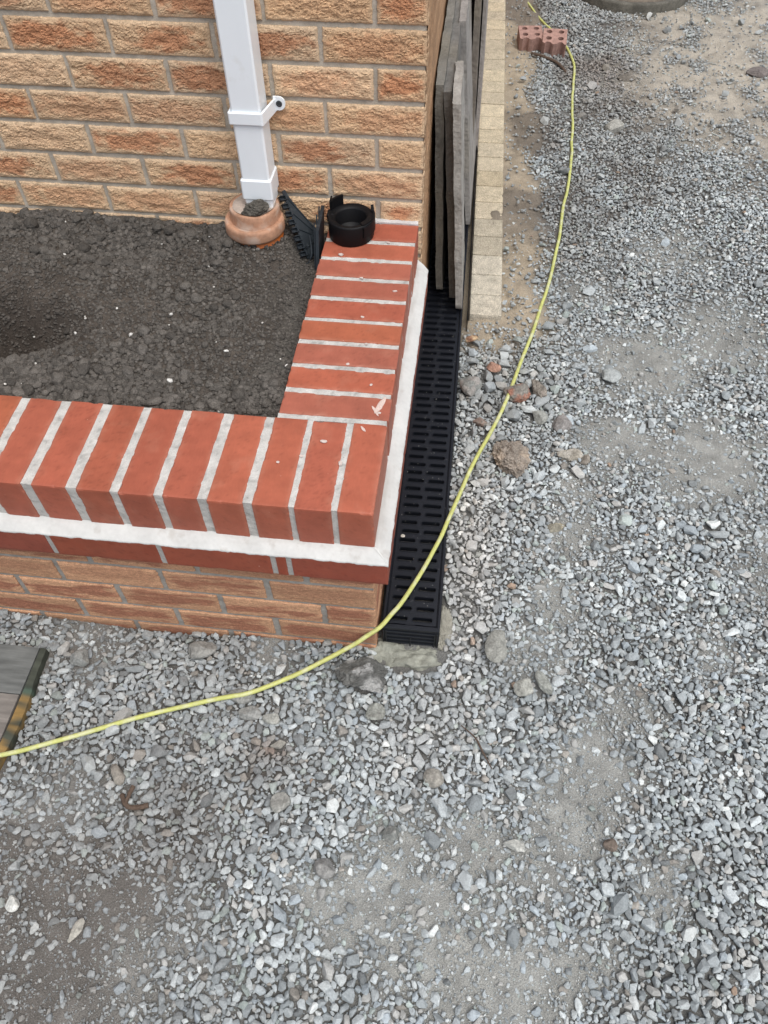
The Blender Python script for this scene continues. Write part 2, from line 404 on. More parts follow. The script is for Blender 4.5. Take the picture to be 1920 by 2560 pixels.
def mortar_sheet(mb, o, u, v, n, a0, a1, b0, b1, res, col, amp=.0015, keep=None):
    o, u, v, n = (np.array(a, float) for a in (o, u, v, n))
    nu = int((a1 - a0) / res) + 1; nv = int((b1 - b0) / res) + 1
    A, B = np.meshgrid(np.linspace(a0, a1, nu), np.linspace(b0, b1, nv), indexing='ij')
    d = (f2(A, B, 50, 3, 3.) - .5) * 2 * amp
    V = o + u * A[..., None] + v * B[..., None] + n * d[..., None]
    nn = f2(A, B, 25, 4, 7.)[..., None]; c = np.array(col) * (.78 + .44 * nn)
    mb.add(V.reshape(-1, 3), grid_faces(nu, nv), c.reshape(-1, 3))

Yw, Xw, Z0 = .891, .007, .054
house = thing('brick_house_wall', 'yellow and orange rustic brick house wall standing behind the planter', 'wall', (-.8, Yw, -.5))
bw = MB(); mw = MB()
hb = []; far = []
for k in range(-3, 31):
    z0 = Z0 + .075 * k + .005; z1 = z0 + .065
    A = (k % 2 == 0)
    x = Xw; L = []
    first = .1025 if k % 2 == 0 else .215
    # row with centre .166 (k=1) has the half brick at the corner
    first = .1025 if k % 2 == 1 else .215
    a1 = x; a0 = x - first
    while a1 > -3.2:
        L.append((a0, a1, z0, z1)); a1 = a0 - .010; a0 = a1 - .215
    for b in L:
        b = (b[0] + random.uniform(-.0012, .0012), b[1] + (0 if b[1] == Xw else random.uniform(-.0012, .0012)), b[2] + random.uniform(-.001, .001), b[3] + random.uniform(-.001, .001))
        (hb if (k < 7 and b[1] > -1.35) else far).append(b)
# the mortar lies 4 mm behind the brick faces
brick_panel(bw, (0, Yw + .004, 0), (1, 0, 0), (0, 0, 1), (0, -1, 0), hb, .0019, .0042, 'house', proud=.003, fr=(120, 230))
brick_panel(bw, (0, Yw + .004, 0), (1, 0, 0), (0, 0, 1), (0, -1, 0), far, .009, .003, 'house', proud=.003)
bw.build('brick_face', M['brick'], house, False)
mortar_sheet(mw, (0, Yw + .005, 0), (1, 0, 0), (0, 0, 1), (0, -1, 0), -3.2, Xw - .003, -.6, .62, .005, (.46, .415, .35))
mw.add([(-3.2, Yw + .005, .62), (Xw - .003, Yw + .005, .62), (Xw - .003, Yw + .005, 2.4), (-3.2, Yw + .005, 2.4)], [(0, 1, 2, 3)], (.25, .215, .175))
mw.build('mortar', M['mortar'], house, True)
sw = MB()     # return face of the corner, smooth buff brick ends
nu, nv = 190, 400
A, B = np.meshgrid(np.concatenate([np.linspace(0, .25, 60), np.linspace(.26, 3.2, 60)]), np.concatenate([np.linspace(-.6, .62, 420), [1.2, 2.4]]), indexing='ij')
kk = (B - Z0) / .075; dj = np.abs(kk - np.round(kk)) * .075
js = sst(.007, .003, dj) * .6
d = (f2(A, B, 60, 4, 2.) - .5) * .005 - js * .002
V = np.stack([Xw - A * .010 + d, Yw + .001 + A, B], -1)
nn = f2(A * .4, B, 110, 4, 5.)[..., None]; n3 = f2(A, B, 14, 3, 8.)[..., None]
row = np.floor(kk); rh = (np.sin(row * 12.9) * 43758.5) % 1
c = (np.array([.42, .26, .15]) * (1 - rh[..., None] * .35) + np.array([.36, .18, .09]) * rh[..., None] * .35) * (.6 + .8 * nn) * (.8 + .4 * n3)
c = c * (1 - js[..., None] * .35) + np.array([.27, .22, .16]) * js[..., None] * .35
sw.add(V.reshape(-1, 3), grid_faces(A.shape[0], A.shape[1])[:, ::-1][:, ::-1], c.reshape(-1, 3))
sw.build('side_face', M['brick'], house, True)
cp = MB(); cp.add([(-3.2, Yw + .006, 2.4), (Xw, Yw + .006, 2.4), (Xw - .03, 4.1, 2.4), (-3.2, 4.1, 2.4), (-3.2, Yw + .006, -.6), (-3.2, 4.1, -.6), (Xw - .03, 4.1, -.6)],
                  [(0, 1, 2, 3), (0, 3, 5, 4), (3, 2, 6, 5)], (.3, .2, .12)); cp.build('wall_core', M['brick'], house)

# planter wall ------------------------------------------------
plan = thing('planter_wall', 'low L shaped garden wall with red brick on edge coping and cream mortar fillet', 'planter wall', (-.4, .1, -.5))
lw = MB(); rows = []
zs = [(-.248, -.192), (-.3275, -.2605), (-.4065, -.3375), (-.482, -.4165), (-.557, -.492)]
starts = [.1025, .215, .1025, .215, .1025]
joint_off = [.095, .205, .120, .240, .10]
for (z0, z1), fs in zip(zs, [.130, .215, .1025, .215, .1025]):
    a1 = -.0045; a0 = a1 - fs
    while a1 > -1.6:
        rows.append((a0 + random.uniform(-.001, .001), a1 + (0 if a1 == -.0045 else random.uniform(-.001, .001)), z0, z1)); a1 = a0 - .013; a0 = a1 - .212
brick_panel(lw, (0, .003, 0), (1, 0, 0), (0, 0, 1), (0, -1, 0), rows, .0024, .0013, 'low', proud=.0035, fr=(70, 170))
# right hand return above the drain (hidden mostly)
rr = []
for (z0, z1), fs in zip(zs, [.0, .1125, .0, .1125, .0]):
    a0 = .004 + fs
    if fs: rr.append((.004, fs - .002, z0, z1))
    while a0 < .87:
        rr.append((a0, min(a0 + .215, .87), z0, z1)); a0 += .225
brick_panel(lw, (-.008, 0, 0), (0, 1, 0), (0, 0, 1), (1, 0, 0), rr, .004, .0012, 'low', proud=.0035, fr=(70, 170))
lw.build('brick_face', M['brick'], plan)
lm = MB(); mortar_sheet(lm, (0, .0035, 0), (1, 0, 0), (0, 0, 1), (0, -1, 0), -1.6, -.006, -.62, -.184, .004, (.31, .295, .27), .0012)
mortar_sheet(lm, (-.0085, 0, 0), (0, 1, 0), (0, 0, 1), (1, 0, 0), .0035, .87, -.62, -.184, .006, (.24, .22, .195), .0012)
v_, f_ = cbox((-.213, .222, -.62), (-.012, .885, -.103), .001); lm.add(v_, f_, (.24, .22, .195))
v_, f_ = cbox((-1.6, .008, -.62), (-.012, .213, -.103), .001); lm.add(v_, f_, (.24, .22, .195))
lm.build('mortar', M['mortar'], plan, True)

REDS = [np.array([.355, .098, .056]), np.array([.34, .092, .055]), np.array([.34, .102, .066]), np.array([.365, .106, .055])]
def redc(): return REDS[random.randrange(4)] * random.uniform(.90, 1.06)
cop = MB(); cm = MB()
# front row (bricks on edge, long side in y)
xs = [(-.065, 0), (-.143, -.076), (-.2185, -.153)]
x1 = -.2345
while x1 > -1.55:
    w = .065 + random.uniform(-.001, .001); xs.append((x1 - w, x1)); x1 -= w + .0165 + random.uniform(-.003, .003)
fr_edges = []
def redbrick(lo, hi, ch=.0011, mb=None, tone=1.0, st=.0042):
    lo = np.array(lo, float); hi = np.array(hi, float); L = hi - lo
    n = [max(3, int(L[i] / st)) for i in range(3)]
    v, f = hexa(box8(lo, hi), n, .00035, 55, 3)
    cen = (lo + hi) / 2; hf = L / 2; dd_ = hf - np.abs(v - cen); e = np.sort(dd_, axis=1)
    arr = np.clip(1 - e[:, 1] / ch, 0, 1); wear = 1 + 2.2 * sst(.60, .75, fbm(v * 55 + 3, 3))
    v = v - np.sign(v - cen) * (arr * ch * .55 * wear)[:, None] * (dd_ < ch * 1.3)
    yaw = random.uniform(-.005, .005); v = (v - cen) @ rotz(yaw).T + cen
    base = redc() * tone * np.array([1, tone, tone]); k = random.random() * 40
    c = base * (.86 + .28 * fbm(v * np.array([16, 16, 16]) + k, 4)[:, None]) * (.95 + .10 * fbm(v * np.array([22, 160, 60]) + k, 2)[:, None])
    ax = 0 if L[0] < L[1] else 1
    dj = np.minimum(v[:, ax] - lo[ax], hi[ax] - v[:, ax])
    film = sst(.011, 0, dj + (fbm(v * 70 + k, 4) - .5) * .02) * .16 + .10 * sst(.60, .74, fbm(v * 24 + k, 4, .6)) + .03 * random.random()
    film = np.clip(film * (1 if tone == 1 else .45), 0, .6)[:, None]; c = c * (1 - film) + np.array([.46, .25, .175]) * film
    pit = sst(.70, .74, fbm(v * 240 + k, 2))[:, None] * .3; c = c * (1 - pit) + base * .45 * pit
    (mb or cop).add(v, f, c)
for (a, b) in xs:
    dz = random.uniform(-.0012, .0012); dy = random.uniform(-.0015, .0015)
    redbrick((a, dy, -.1025 + dz), (b, .215 + dy, dz))
jn = [(xs[i + 1][1], xs[i][0]) for i in range(len(xs) - 1)]
MC = (.50, .49, .465)
def mjoint(lo, hi, amp=.0013):
    n = [max(2, int((hi[i] - lo[i]) / .005)) for i in range(3)]
    v, f = hexa(box8(lo, hi), n, amp, 90, 3)
    nz = fbm(v * 60, 3)[:, None]; n9 = sst(.60, .78, fbm(v * 110 + 7, 3))[:, None] * .3; cm.add(v, f, np.array(MC) * (.72 + .46 * nz) * (1 - n9))
for (a, b) in jn: mjoint((a - .0014, .0022, -.100), (b + .0014, .2135, -.0016))
# wing
ys = []; y0 = .225
for k in range(9):
    y1 = y0 + .0605 if k < 8 else .878
    ys.append((y0 + random.uniform(-.0008, .0008), y1 + random.uniform(-.0008, .0008))); y0 += .0728
for (a, b) in ys:
    dz = random.uniform(-.0012, .0012); dx = random.uniform(-.002, .002)
    redbrick((-.215 + dx, a, -.1025 + dz), (0 + dx, b, dz))
mjoint((-.215, .214, -.1), (-.0022, ys[0][0] + .0012, -.0012))
for i in range(8): mjoint((-.2135, ys[i][1] - .0012, -.1), (-.0024, ys[i + 1][0] + .0012, -.0014))
v, f = hexa(box8((-.205, .8775, -.03), (-.002, .893, .004)), (50, 5, 8), .0018, 80); cm.add(v, f, (.56, .56, .56))
# mortar droppings on the coping
for (x, y, a, b, h) in [(-.17, .742, .006, .004, .003), (-.065, .80, .004, .003, .002), (-.11, .66, .004, .003, .0015), (-.03, .62, .005, .003, .002), (-.09, .525, .004, .003, .002), (-.07, .44, .004, .003, .001), (-.10, .375, .004, .003, .0015),
                        (-.045, .32, .003, .003, .001), (-.115, .16, .007, .004, .0015), (-.15, .12, .004, .003, .001), (-.19, .10, .003, .003, .001), (-.075, .11, .004, .006, .001), (-.02, .245, .004, .003, .001)]:
    v, f = ICO[2]; v = v * (1 + (fbm(v * 2 + x * 99, 3) - .5)[:, None]) * np.array([a, b, h]) + np.array([x, y, .0015]); cm.add(v, f, (.55, .47, .43))
for (x0, y0, x1, y1, w) in [(-.012, .288, -.028, .243, .006), (-.05, .206, -.04, .193, .003), (-.035, .262, -.02, .236, .003)]:
    P = np.linspace([x0, y0, .0009], [x1, y1, .0009], 9); rr_ = w * np.sin(np.linspace(.3, PI - .2, 9))
    v, f = tube(P, rr_, 8); v[:, 2] = .0009 + (v[:, 2] - .0009) * .16
    v[:, 0] += (fbm(v * 300, 2) - .5) * .004; cm.add(v, f, (.60, .47, .42))
cop.build('coping', M['red'], plan); cm.build('coping_mortar', M['newmortar'], plan, False)
# projecting course
P_ = .0276
pc = MB(); pm = MB()
px = []; a1 = P_
spl = [(-.155, P_), (-.185, -.165), (-.405, -.195), (-.625, -.415), (-.845, -.635), (-1.065, -.855), (-1.285, -1.075), (-1.5, -1.295)]
for (a, b) in spl:
    redbrick((a, -P_, -.183), (b, .07, -.118), mb=pc, tone=.74, st=.005)
    if a > -1.5: v, f = hexa(box8((a - .0105, -P_ + .002, -.182), (a + .0005, .06, -.1185)), (3, 18, 14), .0012, 90); pm.add(v, f, (.38, .37, .35))
yy = .08
while yy < .86:
    y1 = min(yy + .215, .872); redbrick((-.07, yy, -.183), (P_, y1, -.118), mb=pc, tone=.74, st=.006)
    v, f = hexa(box8((-.06, yy - .0105, -.182), (P_ - .002, yy + .0005, -.1185)), (14, 3, 14), .0012, 90); pm.add(v, f, (.38, .37, .35)); yy += .225
pc.build('projecting_course', M['red'], plan); pm.build('course_mortar', M['newmortar'], plan)
# sloping fillet of cream mortar
fl = MB()
def fillet(P0, P1, Q0, Q1, n, m=16):
    # P: inner top line, Q: outer lower line
    T, U = np.meshgrid(np.linspace(0, 1, n), np.linspace(0, 1, m), indexing='ij')
    P0, P1, Q0, Q1 = (np.array(a, float) for a in (P0, P1, Q0, Q1))
    V = (P0 * (1 - T[..., None]) + P1 * T[..., None]) * (1 - U[..., None]) + (Q0 * (1 - T[..., None]) + Q1 * T[..., None]) * U[..., None]
    w = (fbm(V * 22, 4) - .5) * .0040 + (fbm(V * 110, 3) - .5) * .0012
    V[..., 2] += w + .0022 * np.sin(U * PI)
    e = (fbm(V * 60 + 9, 4, .6) - .5) * .0045 * (U ** 6)
    dirn = (Q0 - P0); dirn[2] = 0; dirn /= np.linalg.norm(dirn); V += e[..., None] * dirn
    # turned-down lip
    lip = V[:, -1:, :].copy(); lip[..., 2] -= .006; lip -= dirn * .002
    V = np.concatenate([V, lip], 1)
    nz = fbm(V * 30, 4)[..., None]; Uc = np.concatenate([U, U[:, -1:]], 1)[..., None]; ax_ = np.array([8, 60, 60]) if abs(P1[0] - P0[0]) > .5 else np.array([60, 8, 60])
    stn = np.clip(sst(.45, .8, fbm(V * ax_ + 4, 4, .6))[..., None] * (.25 + .9 * sst(.7, .0, Uc)) + sst(.12, 0, Uc) * .3, 0, .8)
    c = np.array([.555, .56, .545]) * (.88 + .24 * nz); c = c * (1 - stn * .55) + np.array([.33, .315, .28]) * stn * .55
    fl.add(V.reshape(-1, 3), grid_faces(n, m + 1), c.reshape(-1, 3))
zt, zb = -.100, -.1165
fillet((-1.55, .004, zt), (-.0, .004, zt), (-1.55, -P_ - .001, zb), (P_ + .001, -P_ - .001, zb), 520)
fillet((-.004, 0, zt), (-.004, .889, zt), (P_ + .001, -P_ - .001, zb), (P_ + .001, .866, zb), 320)
fl.build('mortar_fillet', M['fillet'], plan, True)

# ------------------------------------------------------------ soil in the planter
sx = np.arange(-1.45, -.205, .0045); sy = np.arange(.21, .893, .0045)
X, Y = np.meshgrid(sx, sy, indexing='ij')
def soil_h(X, Y):
    h = -.040 + (f2(X, Y, 5, 3, 21.) - .5) * .072
    h = h + .022 * sst(.78, .88, Y) * (.4 + f2(X, Y, 7, 2, 22.)) - .010 * sst(.78, .9, Y) * sst(-.35, -.2, X)
    h = h - .135 * np.exp(-(((X + .89) / .12) ** 2 + ((Y - .475) / .075) ** 2) ** 1.4) - .012 * sst(.30, .21, Y)
    h = h + .052 * np.exp(-((((X + .39) / .105) ** 2 + ((Y - .785) / .085) ** 2) ** 1.4))
    return h + .010 * np.exp(-(((X + .88) / .20) ** 2 + ((Y - .66) / .06) ** 2))
def soil_z(X, Y): return soil_h(X, Y) + (f2(X, Y, 40, 4, 23., .6) - .5) * .014
Z = soil_z(X, Y)
nn = f2(X, Y, 22, 4, 24.)[..., None]
c = np.array([.080, .069, .059]) * (.65 + .7 * nn)
grey = (sst(-.36, -.24, X + (f2(X, Y, 8, 3, 25.) - .5) * .25) * .7)[..., None]
brown_shade = np.exp(-(((X + .90) / .15) ** 2 + ((Y - .50) / .10) ** 2))[..., None] * .5; c = c * (1 - brown_shade) + np.array([.036, .027, .022]) * (.6 + .8 * nn) * brown_shade  # browner soil in the hollow, darkened further as painted shade to show it
c = c * (1 - grey) + np.array([.085, .083, .076]) * (.7 + .6 * nn) * grey
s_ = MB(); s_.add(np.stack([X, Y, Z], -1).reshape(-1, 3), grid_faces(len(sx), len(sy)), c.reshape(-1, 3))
# clods
NC = 34000
cx = rng.uniform(-1.2, -.222, NC); cy = rng.uniform(.222, .882, NC)
den = f2(cx, cy, 7, 3, 26.) + .30 * sst(.42, .25, cy) + .22 * sst(.74, .85, cy) - .22 * sst(-.45, -.30, cx) * sst(.3, .4, cy)
keep = rng.random(NC) < np.maximum(sst(.32, .66, den), .52); pkd = sst(.32, .62, den)[keep]; cx, cy = cx[keep], cy[keep]
rad = .0020 + .0052 * rng.random(len(cx)) ** 2.4 * (.45 + .55 * pkd); big = rng.random(len(cx)) < .008 + .030 * pkd; rad[big] *= rng.uniform(1.7, 2.6, big.sum())
cz = soil_z(cx, cy)
protos = []
for q in range(14):
    V0, F0 = ICO[2]; r_ = 1 + (fbm(V0 * 1.6 + q * 5.1, 3, .6) - .5) * .7; protos.append(V0 * r_[:, None] * np.array([1, .9 + .2 * rng.random(), .72]))
F0 = ICO[2][1]; Fs = ICO[1][1]; Vs_idx = None
def scatter(mb, protos, F0, cx, cy, cz, sc3, yaw, tilt, cols):
    order = rng.integers(0, len(protos), len(cx))
    for q in range(len(protos)):
        s0 = np.where(order == q)[0]
        if not len(s0): continue
        P = protos[q][None] * sc3[s0][:, None, :]
        ct, st = np.cos(tilt[s0])[:, None], np.sin(tilt[s0])[:, None]
        y_ = P[..., 1] * ct - P[..., 2] * st; z_ = P[..., 1] * st + P[..., 2] * ct
        cyw, syw = np.cos(yaw[s0])[:, None], np.sin(yaw[s0])[:, None]
        x_ = P[..., 0] * cyw - y_ * syw; y_ = P[..., 0] * syw + y_ * cyw
        V = np.stack([x_ + cx[s0][:, None], y_ + cy[s0][:, None], z_ + cz[s0][:, None]], -1)
        k = P.shape[1]; F = (F0[q] if isinstance(F0, list) else F0)
        FF = (F[None] + (np.arange(len(s0)) * k)[:, None, None]).reshape(-1, F.shape[1])
        mb.add(V.reshape(-1, 3), FF, np.repeat(cols[s0], k, 0))
n = len(cx); tone = rng.uniform(.65, 1.3, n)[:, None]
cols = np.array([.108, .099, .089]) * tone; dq = np.exp(-(((cx + .90) / .14) ** 2 + ((cy - .50) / .09) ** 2))[:, None] * .45; cols = cols * (1 - dq) + np.array([.045, .034, .027]) * dq  # clods in the hollow get the same brown and painted shade
scatter(s_, protos, F0, cx, cy, cz + rad * .35, np.repeat(rad[:, None], 3, 1) * rng.uniform(.8, 1.25, (n, 3)), rng.uniform(0, 6.28, n), rng.uniform(-.4, .4, n), cols)
# crumbs of white render and one pink chip
nw = 30; wx = rng.uniform(-1.05, -.24, nw); wy = rng.uniform(.25, .86, nw); wr = rng.uniform(.0012, .0030, nw)
wc = np.tile([.62, .60, .56], (nw, 1))
ex = np.array([(-.60, .47, .005), (-.67, .37, .0045), (-.53, .545, .004), (-.66, .555, .004), (-.75, .50, .004), (-.505, .82, .006), (-.37, .42, .0045), (-.232, .39, .005), (-.84, .72, .004), (-.47, .33, .005)])
wx = np.r_[wx, ex[:, 0]]; wy = np.r_[wy, ex[:, 1]]; wr = np.r_[wr, ex[:, 2]]; wc = np.r_[wc, np.tile([.68, .67, .64], (len(ex), 1))]
wx = np.r_[wx, -.98]; wy = np.r_[wy, .60]; wr = np.r_[wr, .006]; wc = np.r_[wc, [[.5, .12, .14]]]
n = len(wx); scatter(s_, protos, F0, wx, wy, soil_z(wx, wy) + wr * .6 + .002, np.repeat(wr[:, None], 3, 1) * rng.uniform(.6, 1.3, (n, 3)), rng.uniform(0, 6, n), rng.uniform(-.5, .5, n), wc)
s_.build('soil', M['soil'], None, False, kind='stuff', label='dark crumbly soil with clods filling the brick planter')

# ------------------------------------------------------------ drain
DR = -.011
def dr(v):   # drain is laid very slightly askew
    v = np.array(v, float); c_ = np.array([.07, .026, 0]); return (v - c_) @ rotz(-DR).T + c_
drain = thing('channel_drain', 'long black plastic slotted channel drain running beside the planter', 'drain', (.07, .03, -.5))
ZT = -.434; x0, x1, yA, yB = .006, .134, .026, 3.05
b = MB()
for lo, hi in [((x0, yA, -.56), (x0 + .006, yB, ZT)), ((x1 - .006, yA, -.56), (x1, yB, ZT)), ((x0 + .0065, yA + .004, -.565), (x1 - .0065, yB, -.545)),
               ((x0 + .001, yA - .004, -.57), (x1 - .001, yA + .004, ZT - .0008)),
               ((x0 + .0062, yA + .005, ZT - .012), (x0 + .0085, yB, ZT - .003)), ((x1 - .0085, yA + .005, ZT - .012), (x1 - .0062, yB, ZT - .003))]:
    v, f = cbox(lo, hi, .0007); b.add(dr(v), f)
b.build('channel', M['black'], drain)
b = MB()
for z in (-.452, -.468, -.484, -.500, -.516):
    v, f = cbox((x0 + .010, yA - .0075, z - .0012), (x1 - .010, yA - .0038, z + .0012), .0005); b.add(dr(v), f)
for x in (x0 + .004, x0 + .0095, .070, x1 - .0105, x1 - .005):
    v, f = cbox((x - .0014, yA - .009, -.54), (x + .0014, yA - .0038, ZT - .012 if x != .070 else -.470), .0005); b.add(dr(v), f)
v, f = cbox((x0 + .0005, yA - .006, ZT - .010), (x1 - .0005, yA - .0038, ZT - .0015), .0006); b.add(dr(v), f)
b.build('end_cap', M['black'], drain)
b = MB(); GT = ZT - .002; gx0, gx1 = x0 + .0092, x1 - .0092; p = .0265; y = yA + .007; k = 0
while y < yB - p:
    sh = .004 if k % 2 else -.003; mid = .0690 + sh
    ms = []
    for (a, c_, s0, s1) in [(gx0, mid, gx0 + .007 + (.004 if k % 2 else 0), mid - .005), (mid, gx1, mid + .005, gx1 - .006 - (0 if k % 2 else .003))]:
        v, f = plate([(a, y), (c_, y), (c_, y + p), (a, y + p)], [stadium(s0, s1, y + p * .5, .0050, 5)], GT - .012, GT); b.add(dr(v), f)
        if y < 1.4:       # raised rim round the slot
            v, f = plate(stadium(s0 - .0022, s1 + .0022, y + p * .5, .0072, 5), [stadium(s0 - .0008, s1 + .0008, y + p * .5, .0058, 5)], GT - .0005, GT + .0014); b.add(dr(v), f)
    if y < 1.4:
        v, f = cbox((.060 + sh, y - .0022, GT - .001), (.082 + sh, y - .0006, GT + .0008), .0003); b.add(dr(v), f)
        v, f = cbox((.060 + sh, y + .0012, GT - .001), (.082 + sh, y + .0026, GT + .0008), .0003); b.add(dr(v), f)
        for xx in (.024, .108): 
            v, f = cbox((xx - .009, y - .001, GT - .001), (xx + .009, y + .0003, GT + .0007), .0003); b.add(dr(v), f)
    y += p; k += 1
b.build('grate', M['black'], drain)
# black membrane upstand against the kerb
b = MB(); n = 60; T = np.linspace(0, 1, n)
for (dx) in (0, .003):
    pass
Yk = 1.05 + T * 2.5; Xk = .1395 - (Yk - 1.05) * .0185
V = np.concatenate([np.stack([Xk + d + (f2(Yk, Yk, 6, 2, z) - .5) * .002, Yk, np.full(n, z)], -1) for d, z in ((-.0015, -.50), (-.0015, -.412), (.0005, -.412), (.0005, -.50))])
F = [(i + r * n, i + 1 + r * n, i + 1 + ((r + 1) % 4) * n, i + ((r + 1) % 4) * n) for r in range(4) for i in range(n - 1)] + [(0, n, 2 * n, 3 * n), (4 * n - 1, 3 * n - 1, 2 * n - 1, n - 1)]
b.add(V, F); tag(origin_to(b.build('edging_strip', M['black2']), (.13, 1.6, -.5)), 'thin black plastic strip standing between drain and buff kerb blocks', 'edging strip')

# kerb of blocks
kerb = thing('block_kerb', 'straight row of buff concrete blocks beside the black drain', 'kerb', (.19, 1.09, -.5))
y = 1.087; k = 0
while y < 3.75:
    ln = .1 + random.uniform(-.003, .003); dz = random.uniform(-.0012, .0012)
    lo = (.1425, y + .0008, -.51); hi = (.2388, y + ln - .0010, -.42 + dz)
    v, f = hexa(box8(lo, hi), (18, 18, 14), .0012, 70, 4)
    # soften the arrises
    cen = (np.array(lo) + np.array(hi)) / 2; hf = (np.array(hi) - np.array(lo)) / 2; q = np.abs(v - cen) / hf
    e = np.sort(hf * (1 - q), axis=1); near = np.clip(1 - e[:, 1] / .004, 0, 1) * np.clip(1 - e[:, 0] / .004, 0, 1)
    v = v - np.sign(v - cen) * (near * .0018)[:, None] * (hf * (1 - q) < .004)
    v[:, 0] -= (v[:, 1] - 1.09) * .0185
    t = random.random(); c = (np.array([.49, .425, .32]) * (1 - t) + np.array([.56, .48, .345]) * t) * random.uniform(.92, 1.08)
    if y < 1.5: c = np.array([.50, .455, .37]) * random.uniform(.95, 1.08)
    if k in (3, 4, 7): c = c * np.array([.86, .84, .80])
    nz = fbm(v * 40, 3)[:, None]
    m_ = MB(); m_.add(v, f, c * (.85 + .3 * nz)); m_.build('block', M['block'], kerb, True)
    y += ln; k += 1

# ------------------------------------------------------------ stone slabs leaning on the wall
def slab(label, near, L, col, drop=0, n=(6, 70, 60), chip=None, amp=.0030, skew=-.005):
    """near = ((xbl, xbr), (xtl, xtr), y, zb, zt): leaning slab, thin in x, long in y"""
    (xbl, xbr), (xtl, xtr), y0, zb, zt = near
    def cc(xl, xr, z, yy): 
        s0 = (yy - y0) * skew; return [(xl + s0, yy, z), (xr + s0, yy, z)]
    c8 = np.zeros((2, 2, 2, 3))
    for j, yy in enumerate((y0, y0 + L)):
        for kz, (xl, xr, z) in enumerate(((xbl, xbr, zb), (xtl, xtr, zt - (drop if j else 0)))):
            a, b_ = cc(xl, xr, z, yy); c8[0, j, kz] = a; c8[1, j, kz] = b_
    v, f = hexa(c8, n, amp, 22, 4)
    v2 = v.copy()
    if chip:
        for (cy_, cz_, r, d) in chip:
            w = np.exp(-(((v[:, 1] - cy_) / r) ** 2 + ((v[:, 2] - cz_) / r) ** 2)); v2[:, 1] += w * d[0]; v2[:, 2] += w * d[1]
    nz = fbm(v * 14, 4)[:, None]; c = np.array(col) * (.75 + .5 * nz)
    g1 = sst(.5, .7, fbm(v * 5 + 30, 3))[:, None]; c = c * (1 - .25 * g1) + np.array([.22, .19, .13]) * .25 * g1
    m_ = MB(); m_.add(v2, f, c); o = m_.build('stone_slab', M['slab'], None, False)
    origin_to(o, ((xbl + xbr) / 2, y0, zb)); return tag(o, label, 'stone slab', 'stone paving slabs leaning against the house wall')
slab('dark grey green stone slab nearest the house wall, chipped lower corner', ((.036, .056), (.009, .030), 1.177, -.430, .195), .90, (.185, .180, .162), chip=[(1.177, -.44, .02, (.012, .03))])
slab('dark stone slab leaning second from the house wall, behind the short broken one', ((.078, .098), (.031, .052), 1.172, -.430, .182), .90, (.165, .160, .150))
slab('short pale purplish stone slab with broken sloping top, nearest the camera', ((.1015, .121), (.057, .077), 1.100, -.432, .193), .285, (.36, .345, .32), n=(6, 40, 70),
     chip=[(1.100, .20, .03, (.004, -.008)), (1.385, .20, .05, (0, -.03)), (1.1, -.44, .02, (.012, .01))], skew=-.03)
slab('tall grey slab behind the short broken slab, squared top corner and pale side', ((.106, .1215), (.044, .063), 1.568, -.430, .187), .80, (.31, .295, .28), amp=.0018)
slab('brown grey slab leaning outermost but one, close to the buff kerb', ((.092, .110), (.071, .090), 1.86, -.430, .40), .85, (.20, .175, .15), amp=.0015)
slab('thin pale slab leaning outermost beside the buff kerb', ((.112, .124), (.097, .108), 2.05, -.430, .36), .80, (.34, .315, .30), amp=.001)

# ------------------------------------------------------------ downpipe
dp = thing('downpipe', 'white square plastic downpipe fixed to the brick wall', 'downpipe', (-.37, .85, .055))
b = MB(); b_ = cbox((-.4025, .8175, .07), (-.3375, .8825, 2.4), .004); b.add(*b_); b.build('pipe', M['white'], dp)
b = MB()
b.add(*cbox((-.4062, .8140, .082), (-.3342, .8855, .132), .0035)); b.add(*cbox((-.4015, .8185, .059), (-.3385, .8815, .083), .003))
b.build('connector', M['white'], dp)
b = MB()
b.add(*cbox((-.4080, .8115, .2575), (-.3340, .8172, .2855), .0026)); b.add(*cbox((-.4085, .8125, .2575), (-.4028, .8870, .2855), .0022))
pts = [(-.3385, .8115), (-.3325, .8130), (-.3178, .8830), (-.3225, .8840), (-.3370, .8175)]
v, f = plate(pts, [], .2590, .2840); b.add(v, f)
pl = [(-.3235, .2600), (-.3120, .2600)] + [(-.3120 + .0145 * math.cos(a), .2745 + .0145 * math.sin(a)) for a in np.linspace(-PI / 2, PI / 2, 10)[1:-1]] + [(-.3120, .2890), (-.3235, .2890)]
v, f = plate([(p_[0], p_[1]) for p_ in pl], [], 0, .0045); v = np.c_[v[:, 0], .8855 - v[:, 2], v[:, 1]]; b.add(v, [t[::-1] for t in f])
cl = b.build('pipe_clip', M['white'], dp)
b = MB(); v, f = lathe([(0, 0), (.0068, 0), (.0068, .0012), (.0045, .002), (.004, .0008), (0, .0008)], (0, 0, 0), 20)
v = np.c_[v[:, 0] - .3110, .8809 - v[:, 2], v[:, 1] + .2745]; b.add(v, f); b.build('screw', M['screw'], cl)
